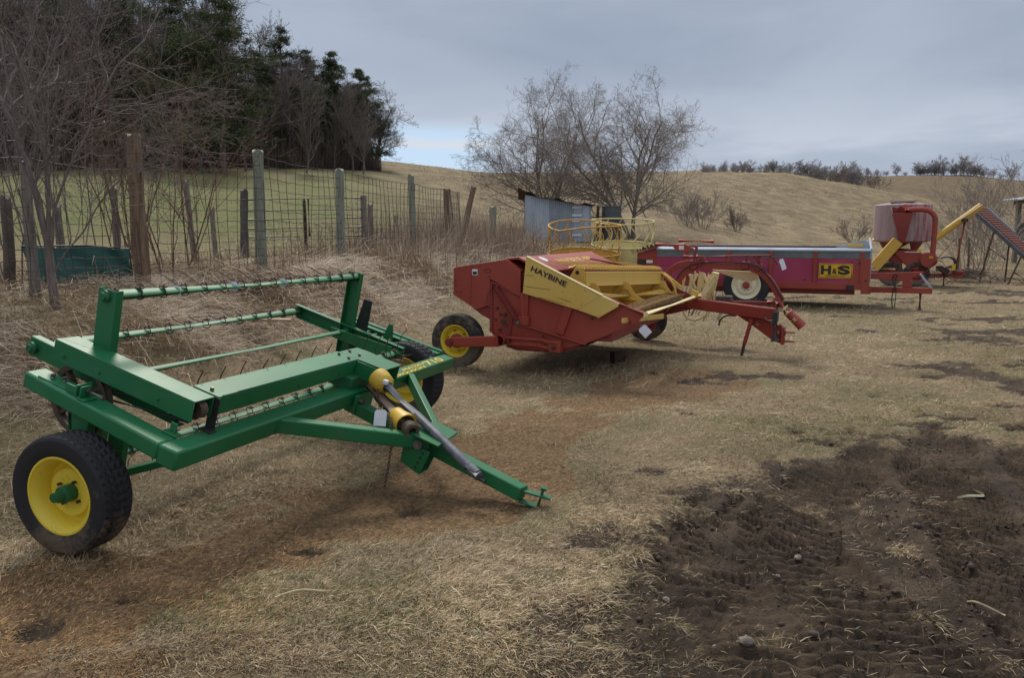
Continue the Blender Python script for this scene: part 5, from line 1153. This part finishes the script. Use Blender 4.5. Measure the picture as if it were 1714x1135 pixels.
def build_sheet():
    p, q = at(38, 412, 9.3), at(216, 416, 9.9); g = gz(p.x, 9.3); root = empty('plastic_sheet', (p.x, p.y, g)); tag(root, 'dark green plastic sheet panel sagging behind the wire at the left', 'plastic sheet')
    B = q-p; rows = []
    for i in range(31):
        t = i/30; c = V((B.x*t, B.y*t+.2*sin(pi*t), 0)); zt = p.z-g-.02*sin(t*9)+(q.z-p.z)*t; low = .05 if t > .12 else .05
        x0 = .14*(1-t)
        rows.append([c+V((x0*(1-k/5)+0, .03*sin(t*14+k), low+(zt-low)*k/5)) for k in range(6)])
    MB().sheet(rows, (0, .01, 0)).build('sheet', plain('green_plastic', (.018, .11, .09), (.012, .07, .06), rough=.5, scale=3, stretch=(1, 1, 3)), root, smooth=True)
    MB().tube([rows[0][0], rows[0][5], rows[15][5], rows[30][5], rows[30][0]], .012, 6).build('edge', plain('green_edge', (.01, .05, .045), rough=.5), root)
build_sheet()

# ------------------------------------------------------------------ trees
def tubes_mesh(paths, n=3):
    """paths: list of (points k x 3, radii k) -> verts, quads"""
    by = {}
    for p, r in paths: by.setdefault(len(p), []).append((p, r))
    VS, QS, base = [], [], 0
    for k, L in by.items():
        P = np.array([q[0] for q in L]); Rr = np.array([q[1] for q in L]); m = len(L)
        D = np.gradient(P, axis=1) if k > 2 else np.repeat((P[:, 1:]-P[:, :1]), 2, 1); D /= np.linalg.norm(D, axis=2, keepdims=True)+1e-9
        A = np.where(np.abs(D[:, :1, 2:3]) < .9, np.array([0, 0, 1.]), np.array([1., 0, 0]))
        X = np.cross(D, A); X /= np.linalg.norm(X, axis=2, keepdims=True)+1e-9; Yv = np.cross(X, D)
        an = np.arange(n)*2*pi/n
        vs = P[:, :, None, :]+(X[:, :, None, :]*np.cos(an)[None, None, :, None]+Yv[:, :, None, :]*np.sin(an)[None, None, :, None])*Rr[:, :, None, None]
        VS.append(vs.reshape(-1, 3)); i = np.arange(m)[:, None, None]*k*n+np.arange(k-1)[None, :, None]*n; j = np.arange(n)[None, None, :]
        a = i+j; b = i+(j+1) % n; q = np.stack([a, b, b+n, a+n], -1).reshape(-1, 4)+base; QS.append(q); base += m*k*n
    return np.concatenate(VS), np.concatenate(QS)
def grow(rng, p, d, L, r, lev, maxlev, out, spread, up, nch, wig=.12, minr=.004, ratio=.62, k=6, t0=.25):
    pts = [p]; dd = d/np.linalg.norm(d)
    for i in range(k-1):
        dd = dd+rng.normal(0, wig, 3)+np.array([0, 0, up*(1 if lev else .3)*.25]); dd /= np.linalg.norm(dd); pts.append(pts[-1]+dd*L/(k-1))
    pts = np.array(pts); rad = np.linspace(r, max(r*.35, minr*.6), k); out.append((lev, pts, rad))
    if lev >= maxlev: return
    nc = nch[lev] if lev < len(nch) else nch[-1]; nc = max(2, int(nc*rng.uniform(.75, 1.25)))
    for c in range(nc):
        t = t0+(1-t0)*((c+rng.random())/nc)**.9 if lev else t0+(1-t0)*((c+rng.random())/nc)
        t = min(t, .98); f = t*(k-1); i = int(f); q = pts[i]*(1-f+i)+pts[min(i+1, k-1)]*(f-i); ax = pts[min(i+1, k-1)]-pts[i]; ax /= np.linalg.norm(ax)+1e-9
        ang = spread*rng.uniform(.6, 1.25); s = rng.normal(0, 1, 3); s -= ax*(s@ax); s /= np.linalg.norm(s)+1e-9
        nd_ = ax*cos(ang)+s*sin(ang); rr = max(np.interp(t, [0, 1], [r, r*.35])*.62, minr)
        grow(rng, q, nd_, L*ratio*rng.uniform(.65, 1.2)*(1.15-.5*t), rr, lev+1, maxlev, out, spread, up, nch, wig, minr, ratio, max(3, k-1), t0)
def bark(name, c, c2): return plain(name, c, c2, rough=.9, scale=9, bumpy=.4, bd=.01, stretch=(3, 3, .6))
bk_mid = bark('grey_brown_bark', (.3, .25, .21), (.19, .155, .13))
bk_fg = bark('pale_grey_bark', (.2, .165, .145), (.11, .085, .072))
bk_wood = bark('dark_wood_bark', (.18, .145, .125), (.1, .08, .07))
bk_far = bark('far_bark', (.31, .28, .275), (.24, .215, .21))
def tree_obj(name, seeds_fn, mat, loc, label=None, cat='tree', group=None, scale=1, rz=0, split=1):
    out = []; seeds_fn(out)
    root = empty(name, loc, rz=rz); root.scale = (scale,)*3
    tr = [(p, r) for l, p, r in out if l < split]; cr = [(p, r) for l, p, r in out if l >= split]
    v, q = tubes_mesh(tr, 8); npmesh('trunk', v, q, np.full(len(q), 4), None, mat, True, root)
    v, q = tubes_mesh(cr, 3); npmesh('crown', v, q, np.full(len(q), 4), None, mat, False, root)
    tag(root, label, cat, group)
    return root
def copy_tree(o, loc, s, rz, label, group=None):
    c = o.copy(); COL.objects.link(c); c.location = loc; c.scale = (s[0], s[0], s[1]); c.rotation_euler = (0, 0, rz); c['label'] = label
    if group: c['group'] = group
    for ch in o.children: d = ch.copy(); COL.objects.link(d); d.parent = c
    return c
A3 = np.array
def midtree(seed, H, spreadx, stems, minr, nch, thick=.013, maxlev=4, sp=.62, tmax=.75, wig=.085, up=.16):
    def f(out):
        rng = np.random.default_rng(seed)
        for i in range(stems):
            a = 2*pi*i/stems+rng.uniform(-.4, .4); tilt = tmax*rng.uniform(.4, 1) if i else .05
            d = A3([sin(tilt)*cos(a)*spreadx, sin(tilt)*sin(a), cos(tilt)]); grow(rng, A3([cos(a)*.1, sin(a)*.1, -.1]), d, H*(rng.uniform(.68, .84) if i else .64), H*thick*rng.uniform(.8, 1.15)*(1.25 if i == 0 else 1), 0, maxlev, out, sp, up, nch, wig, minr, .54, 9, .16)
    return f
gA = gz(6.15, 40); tree_obj('bare_tree', midtree(14, 9.0, 1.0, 5, .004, [16, 10, 7, 5], .0095, 4, .95, .5, .13, .05), bk_mid, (6.15, 40, gA), 'wide many stemmed bare tree standing behind the round feeders, right of the pair')
gB = gz(1.75, 43); tree_obj('bare_tree', midtree(25, 7.9, .8, 5, .004, [15, 10, 7, 5], .0095, 4, .95, .55, .13, .05), bk_mid, (1.75, 43, gB), 'smaller bare tree rising behind the metal lean-to, left of the pair')
# roadside tree and brush at the left
def fgtree(out):
    rng = np.random.default_rng(77)
    out.append((0, A3([[0, 0, -.15], [-.01, 0, .1], [-.03, .01, .35], [-.035, .01, .62]]), A3([.06, .045, .04, .036])))
    for (x, z, tx, ty, tz, L, r, sp) in ((-.035, .58, -.16, .05, 1, 4.0, .024, .8), (-.03, .55, .03, .05, 1, 4.2, .023, .8), (-.02, .45, .42, -.05, .8, 2.3, .013, .6), (-.03, .5, -.42, .1, 1, 3.6, .016, .8), (-.03, .6, .22, .2, 1, 3.5, .014, .8), (-.02, .3, .45, .3, 1.1, 2.4, .009, .6)):
        grow(rng, A3([x, 0, z]), A3([tx, ty, tz]), L, r, 0, 4, out, sp, .05, [14, 8, 6, 3], .15, .0015, .42, 10, .15)
bx_, by_ = -4.42, 7.5
tree_obj('roadside_tree', fgtree, bk_fg, (bx_, by_, gz(bx_, by_)), 'pale barked bare tree with tangled twigs in front of the wire at the left edge')
def brush(seed, H, stems, minr, r0=.02, sp=.5):
    def f(out):
        rng = np.random.default_rng(seed)
        for i in range(stems):
            a = rng.uniform(0, 2*pi); tilt = rng.uniform(.05, sp); rr = rng.uniform(0, H*.22)
            grow(rng, A3([cos(a)*rr, sin(a)*rr, -.1]), A3([sin(tilt)*cos(a), sin(tilt)*sin(a), cos(tilt)]), H*rng.uniform(.6, 1), r0, 0, 3, out, .6, .3, [7, 5, 4], .13, minr, .5, 6, .15)
    return f
rb = bark('reddish_twigs', (.2, .11, .07), (.11, .06, .045))
for x, y, H, st, mt, lab, sd in ((-6.2, 10.2, 4.2, 12, bk_fg, 'grey brush thicket behind the wire at the far left', 5), (-5.0, 11.3, 3.7, 13, rb, 'reddish twiggy bush behind the brown fence post', 6), (-7.2, 12.5, 5.2, 9, bk_fg, 'taller grey brush behind the thicket at the left edge', 7)):
    tree_obj('brush', brush(sd, H, st, .0022, .012), mt, (x, y, gz(x, y)), lab, 'bush')
for u, v, Y, H, lab, sd in ((1175, 360, 58, 2.8, 'purple grey bare bush at the foot of the hill right of the wide tree', 9), (1232, 372, 60, 1.8, 'small round bare bush on the slope just right of the purple one', 10), (1152, 352, 55, 2.4, 'thin bare bush partly behind the wide tree', 12),
    (1430, 405, 70, 2.4, 'sparse bush on the hillside behind the spreader', 13), (1650, 424, 34, 4.6, 'tall thin bare bush beside the elevator', 14), (1625, 428, 31, 3.2, 'tangled bare bush in front of the elevator legs', 16), (1700, 420, 44, 5, 'bare bush standing by the open sided shed', 17), (1405, 312, 175, 4, 'small bush on the ridge above the feed grinder', 18), (1465, 312, 180, 4.5, 'bush on the ridge line left of the far crest', 19)):
    p = at(u, v, Y); tree_obj('bush', brush(sd, H, 13, .002+Y*.00012, .01+Y*.00018, .85), bk_mid, (p.x, Y, gz(p.x, Y)), lab, 'bush')
# wood on the left hill
woodG = 'trees of the wood on the left hill'
def wtree(seed, H, minr, nch, stems=1):
    def f(out):
        rng = np.random.default_rng(seed)
        for i in range(stems):
            a = rng.uniform(0, 6.28); tl = .28 if stems > 1 else .04
            grow(rng, A3([0, 0, -.3]), A3([tl*cos(a), tl*sin(a), 1]), H, H*.012, 0, 3, out, .75, .3, nch, .09, minr, .4, 10, .16)
    return f
LW = 'bare dark deciduous tree in the dense wood on the left hill'
protos = [tree_obj('wood_tree', wtree(31, 13, .015, [30, 11, 9]), bk_wood, (-38, 82, 0), LW, 'tree', woodG), tree_obj('wood_tree', wtree(32, 11, .015, [24, 10, 8], 2), bk_wood, (-30, 84, 0), LW, 'tree', woodG), tree_obj('wood_tree', wtree(33, 15, .016, [32, 10, 8]), bk_wood, (-44, 86, 0), LW, 'tree', woodG)]
rng_w = random.Random(12); used = set(); spots = []
def wtop(u):        # rough tree top row along the wood's outline
    return np.interp(u, [-300, 0, 300, 400, 430, 460, 520, 560, 600, 640, 668], [-80, -80, -20, 30, 60, 90, 115, 125, 150, 175, 200])
for rowi, (Y, n_, u0, u1) in enumerate(((72, 16, -260, 655), (80, 22, -300, 640), (90, 24, -320, 620), (102, 24, -340, 600), (116, 22, -360, 570))):
    for i in range(n_):
        u = u0+(u1-u0)*(i+rng_w.uniform(.1, .9))/n_; spots.append((u, Y+rng_w.uniform(-3, 4)))
for i, (u, Y) in enumerate(spots):
    p = at(u, 300, Y); g = gz(p.x, Y); top = at(u, float(wtop(u)), Y).z
    h = max(4.5, min(19, (top-g)*rng_w.uniform(.68, .98))); k = i % 3; H0 = (13, 11, 15)[k]*1.02
    if k not in used:
        used.add(k); o = protos[k]; o.location = (p.x, Y, g); o.scale = (h/H0,)*3
    else: copy_tree(protos[k], (p.x, Y, g), (h/H0*rng_w.uniform(.9, 1.2), h/H0), rng_w.uniform(0, 6.28), LW)
# edge tree, spreading, at the right end of the wood
p = at(628, 270, 88); tree_obj('edge_tree', midtree(41, 8.6, 1.2, 5, .011, [12, 8, 6, 4], .012, 4, .95, .6, .13, .05), bk_wood, (p.x, 88, gz(p.x, 88)), 'spreading bare tree at the right hand end of the wood on the left hill')
def conifer(seed, H, rad, dens=1., spire=False):
    rng = np.random.default_rng(seed); out = [(0, A3([[0, 0, -.3], [.1, 0, H*.35], [0, .1, H*.7], [0, 0, H]]), A3([H*.018, H*.013, H*.007, .02]))]; cen = []
    z = H*.14
    while z < H*.985:
        t = (z/H-.14)/.86; rr = rad*1.25*((1-t)**.85)*(.35+.85*rng.random())*(.8+.3*sin(t*pi)) + .12
        nb = int(rng.integers(4, 7))
        for b in range(nb):
            a = rng.uniform(0, 6.28); L = rr*rng.uniform(.6, 1.15); dz = rng.uniform(-.12, .22)+.2*t
            pts = A3([[0, 0, z], [cos(a)*L*.5, sin(a)*L*.5, z+L*.5*dz], [cos(a)*L, sin(a)*L, z+L*(dz+.05)]]); out.append((1, pts, A3([.045, .03, .012])))
            nn = int(L*9*dens)+4
            for c in range(nn):
                f = rng.uniform(.25, 1.05); q = pts[0]*(1-f)+pts[2]*f+rng.normal(0, .16+.07*L, 3)*A3([1, 1, .55]); cen.append(q)
        z += H*.04*rng.uniform(.5, 1.6)
    cen = np.array(cen); per = 20; n = len(cen)*per
    c = np.repeat(cen, per, 0)+rng.normal(0, .17, (n, 3))*A3([1, 1, .6])
    a = rng.normal(0, 1, (n, 3)); a[:, 2] *= .6; a /= np.linalg.norm(a, axis=1, keepdims=True); b = np.cross(a, rng.normal(0, 1, (n, 3))); b /= np.linalg.norm(b, axis=1, keepdims=True)+1e-9
    s = rng.uniform(.06, .17, (n, 1)); vs = np.stack([c-a*s, c+b*s*.22, c+a*s, c-b*s*.22], 1).reshape(-1, 3)
    return out, vs, n
m_nd, t_, b_ = newmat('pine_needles'); oi = nd(t_, 'ShaderNodeObjectInfo'); nn_ = noise(t_, objc(t_), 1.2, 4, .6)
cc = mix(t_, smooth(t_, nn_, .35, .65), (.045, .062, .02), (.095, .105, .032)); t_.links.new(mix(t_, smooth(t_, oi.outputs['Random'], .2, .9, 0, .6), cc, (.045, .055, .035)), b_.inputs['Base Color']); b_.inputs['Roughness'].default_value = .85
def conifer_obj(seed, H, rad, loc, label, dens=1.):
    out, vs, n = conifer(seed, H, rad, dens); root = empty('conifer', loc)
    v, q = tubes_mesh([(p_, r) for l, p_, r in out if l == 0], 8); npmesh('trunk', v, q, np.full(len(q), 4), None, bk_wood, True, root)
    v, q = tubes_mesh([(p_, r) for l, p_, r in out if l == 1], 3); nb = len(v)
    quads = np.arange(n*4).reshape(-1, 4)+nb
    o = npmesh('crown', np.concatenate([v, vs]), np.concatenate([q, quads]), np.full(len(q)+n, 4), None, m_nd, False, root)
    tag(root, label, 'conifer'); return root
CN = [(375, -30, 66, 5.2, 'tallest dark pine at the front of the wood, crown cut by the picture top'), (300, -60, 70, 4.8, 'dark pine left of the tallest pine, also cut by the picture top'), (478, 40, 84, 4.4, 'spired grey green pine right of the tall pines'), (560, 86, 84, 4.2, 'shorter pine in the middle of the wood skyline'),
      (606, 112, 86, 3.8, 'small layered pine near the right end of the wood'), (520, 76, 90, 4.0, 'pine just left of the middle of the wood skyline'), (215, -40, 74, 4.4, 'dark pine standing third from the tallest pine to the left'), (130, -50, 78, 4.6, 'pine far left in the wood behind the roadside tree'), (40, -30, 80, 4.6, 'pine at the left edge behind the roadside tree'), (440, 80, 82, 3.8, 'low dark pine beside the tall front pine'), (340, 30, 78, 4.6, 'dense pine filling the gap behind the two tall pines'), (-90, -40, 80, 4.6, 'pine beyond the left edge of the picture')]
cps = {}
for i, (u, vt, Y, rad, lab) in enumerate(CN):
    p = at(u, 300, Y); g = gz(p.x, Y); H = at(u, vt, Y).z-g; key = i % 4
    if key not in cps: cps[key] = (conifer_obj(50+i, H, rad, (p.x, Y, g), lab, 1.25 if rad > 4 else 1.1), H, rad)
    else:
        o, H0, r0 = cps[key]; copy_tree(o, (p.x, Y, g), (rad/r0, H/H0), i*1.3, lab)
# undergrowth: dense dark twigs at the foot of the wood
def undergrowth():
    rng = np.random.default_rng(3); N = 60000; u = rng.uniform(-350, 640, N); Y = rng.uniform(70, 118, N); Y = np.maximum(Y, np.interp(u, [-350, 500, 668], [68, 74, 88])); X = (u-857)/FY*Y; Z = zfull(X, Y, False)
    col = palette(rng, N, [(.11, .085, .073), (.16, .125, .1), (.07, .055, .047)], [4, 3, 3])
    fall = np.interp(u, [400, 600, 668], [1, .75, .15])
    o = blades('undergrowth', X, Y, Z-.1, rng.uniform(0, 6.3, N), (.8+5.2*rng.random(N)**2.2)*fall*(.5+fbm(X*.35, Y*.35, 7, 3)), np.full(N, .035), np.abs(rng.normal(0, .22, N)), rng.uniform(-.2, .5, N), col)
    tag(o, 'dense dark twiggy undergrowth along the foot of the wood', 'undergrowth', kind='stuff')
undergrowth()
# distant tree line on the right hill crest
farP = [tree_obj('far_tree', midtree(61, 6.5, 1.3, 2, .022, [14, 8, 6], .02, 3, .95, .4, .12, .08), bk_far, (0, 0, 0), 'x', 'tree', 'far trees on the skyline of the right hill'), tree_obj('far_tree', midtree(62, 6.5, 1.3, 3, .022, [13, 8, 6], .018, 3, .9, .5, .12, .08), bk_far, (0, 0, 0), 'x', 'tree', 'far trees on the skyline of the right hill')]
FL = 'small bare tree in the far tree line on the crest of the right hill'
us = [(1178, 262), (1192, 266), (1206, 268), (1222, 262), (1238, 262), (1254, 268), (1268, 266), (1290, 270), (1305, 268), (1318, 272), (1338, 262), (1352, 272), (1368, 274), (1384, 276), (1400, 278), (1415, 278), (1432, 270), (1445, 282), (1462, 284), (1478, 284), (1495, 275), (1508, 286), (1532, 272), (1545, 268), (1558, 264), (1572, 265), (1586, 266), (1600, 262), (1612, 268), (1626, 272), (1640, 276), (1655, 282), (1668, 284), (1552, 272), (1592, 270), (1420, 284), (1360, 280), (1275, 276), (1230, 272)]
fr = random.Random(9)
us += [(fr.uniform(1172, 1452), fr.uniform(268, 280)) for _ in range(24)]+[(fr.uniform(1525, 1685), fr.uniform(270, 284)) for _ in range(16)]
for i, (u, v) in enumerate(us):
    Y = 330 if u > 1440 else fr.uniform(186, 200); x = (u-857)/FY*Y; g = gz(x, Y)-.3; h = max(2.2, at(u, v, Y).z-g)*fr.choice((.75, .9, 1.05, 1.25)); k = i % 2
    if i < 2: o = farP[k]; o.location = (x, Y, g); o.scale = (h/6.6,)*3; o['label'] = FL
    else: copy_tree(farP[k], (x, Y, g), (h/6.6*fr.uniform(.9, 1.3), h/6.6), fr.uniform(0, 6), FL)

# ------------------------------------------------------------------ small things lying about
def lump(name, x, y, s, mat, label, cat, seed=1, flat=.6):
    rng = np.random.default_rng(seed); m = MB(); n = 12; k = 7; s *= .7
    for i in range(k):
        ph = pi*i/(k-1)
        for j in range(n):
            a = 2*pi*j/n; r = 1+.35*(rng.random()-.5); m.v.append((s*r*sin(ph)*cos(a), s*r*sin(ph)*sin(a)*.75, s*flat*r*cos(ph)))
    for i in range(k-1):
        for j in range(n): m.f.append((i*n+j, i*n+(j+1) % n, (i+1)*n+(j+1) % n, (i+1)*n+j))
    o = m.build(name, mat, None, smooth=True, angle=28); o.location = (x, y, gz(x, y, True)+s*flat*.5); o.rotation_euler[2] = seed
    tag(o, label, cat); return o
stone = plain('pale_stone', (.24, .205, .17), (.12, .1, .08), rough=.9, scale=20)
lump('stone', 1.47, 3.8, .035, stone, 'pale stone in the middle of the mud', 'stone', 1); lump('stone', .72, 3.42, .028, stone, 'small pale stone at the left edge of the mud', 'stone', 2)
lump('stone', .95, 2.95, .045, stone, 'largest pale stone near the bottom of the mud', 'stone', 3); lump('stone', .84, 3.0, .03, stone, 'flat pale stone left of the largest stone', 'stone', 4, .35)
lump('stone', 1.3, 3.6, .02, stone, 'tiny stone just left of the middle mud stone', 'stone', 5); lump('stone', -.1, 4.15, .02, stone, 'tiny pale stone on the brown strip below the hitch', 'stone', 6)
lump('stone', 2.3, 3.0, .03, stone, 'grey stone at the right of the tyre tracks', 'stone', 7)
clod = plain('dark_clod', (.05, .034, .025), (.085, .06, .042), rough=.95, scale=25, bumpy=.5)
def clods():
    rng = np.random.default_rng(15); vs, fs = [], []; t = 0
    X = rng.uniform(.2, 4.2, 9000); Y = rng.uniform(2.6, 6.6, 9000); mud, _, _, _ = masks(X, Y); k = (mud > .5) & (rng.random(9000) < sst(fbm(X*2.2, Y*2.2, 5), .4, .62)); X, Y = X[k], Y[k]; Z = zfull(X, Y)
    oct_ = np.array([(1, 0, 0), (.3, .9, 0), (-.8, .5, 0), (-.7, -.7, 0), (.4, -.9, 0), (0, 0, .9), (0, 0, -.8)]); tri = [(0, 1, 5), (1, 2, 5), (2, 3, 5), (3, 4, 5), (4, 0, 5), (1, 0, 6), (2, 1, 6), (3, 2, 6), (4, 3, 6), (0, 4, 6)]
    n = len(X); s = .003+.011*rng.random(n)**2.5+.014*(rng.random(n) < .03); P = np.stack([X, Y, Z+s*.2], -1)[:, None, :]+oct_[None]*s[:, None, None]*(1+rng.uniform(-.45, .45, (n, 7, 1)))*np.array([1, 1, .6])
    lo = (np.arange(n)[:, None, None]*7+np.array(tri)[None]).ravel()
    o = npmesh('soil_clods', P.reshape(-1, 3), lo, np.full(n*10, 3), None, clod, False); tag(o, 'crumbled dark soil clods over the churned mud', 'soil', kind='stuff')
clods()
o = MB().box((-.1, -.06, -.02), (.07, .06, .13)).build('wood_block', plain('dark_wood_block', (.06, .03, .022), (.03, .02, .015), rough=.9), None, bevel=.008); o.location = (1.36, 9.75, gz(1.4, 9.75)); o.rotation_euler = (0, 0, .4); tag(o, 'dark square wooden block lying in the grass below the red mower', 'wood block')
def husk():
    m = MB(); c = arcpts([(-.12, 0, .02), (-.03, .03, .025), (.06, .02, .03), (.05, .12, .035)], 5)
    m.sheet([[p_+V((0, -.014*sin(pi*min(1, (i+1)/len(c))), 0)), p_+V((0, .0, .01)), p_+V((.004, .014*sin(pi*min(1, (i+1)/len(c))), .0))] for i, p_ in enumerate(c)], (0, 0, .002))
    o = m.build('corn_husk', plain('dry_husk', (.42, .4, .25), (.3, .28, .17), rough=.7), None, smooth=True); o.location = (2.95, 4.75, gz(2.95, 4.75, True)+.01); tag(o, 'pale curled corn husk lying on the mud at the right', 'corn husk')
husk()
for i, (x, y, L, a, lab) in enumerate(((-.95, 3.3, .22, .25, 'pale dry stalk lying on the brown strip at the bottom'), (2.1, 3.25, .16, 2.2, 'curved dry root sticking up beside the tyre tracks'))):
    o = MB().tube(arcpts([(-L/2, 0, .01), (0, .02*(1+3*i), .02+.04*i), (L/2, 0, .008)]), .005, 6).build('dry_stalk', plain('dry_stalk_%s' % 'ab'[i], (.5, .4, .24), (.35, .27, .15)), None, smooth=True); o.location = (x, y, gz(x, y, True)+.012); o.rotation_euler[2] = a; tag(o, lab, 'stalk')
# board lying in the weeds, brush pile, pale thing on it
o = MB().box((-.35, -.07, 0), (.35, .07, .03)).build('board', plain('raw_board', (.42, .3, .2), (.3, .2, .13)), None, bevel=.003); P_ = at(432, 490, 8.9); o.location = (P_.x, 8.9, gz(P_.x, 8.9)+.18); o.rotation_euler = (0, .05, .3); tag(o, 'pale broken board lying in the dead weeds under the top rake bar', 'board')
def pile():
    rng = np.random.default_rng(44); paths = []; p0 = at(1612, 470, 25.5)
    for i in range(420):
        a = rng.uniform(0, 6.28); r = abs(rng.normal(0, .75)); c = A3([r*cos(a)*1.5, r*sin(a), max(0, .42*math.exp(-r*r)*rng.uniform(.3, 1))]); d = rng.normal(0, 1, 3)*A3([1, 1, .25]); d /= np.linalg.norm(d); L = rng.uniform(.15, .7)
        paths.append((A3([c-d*L/2, c+A3([0, 0, .03]), c+d*L/2]), A3([.012, .01, .006])))
    v, q = tubes_mesh(paths, 3); o = npmesh('brush_pile', v, q, np.full(len(q), 4), None, plain('dead_brush', (.2, .14, .1), (.1, .07, .05)), False); o.location = (p0.x, 25.5, gz(p0.x, 25.5)); tag(o, 'heap of dead branches and straw in front of the elevator', 'brush pile', kind='stuff')
pile()
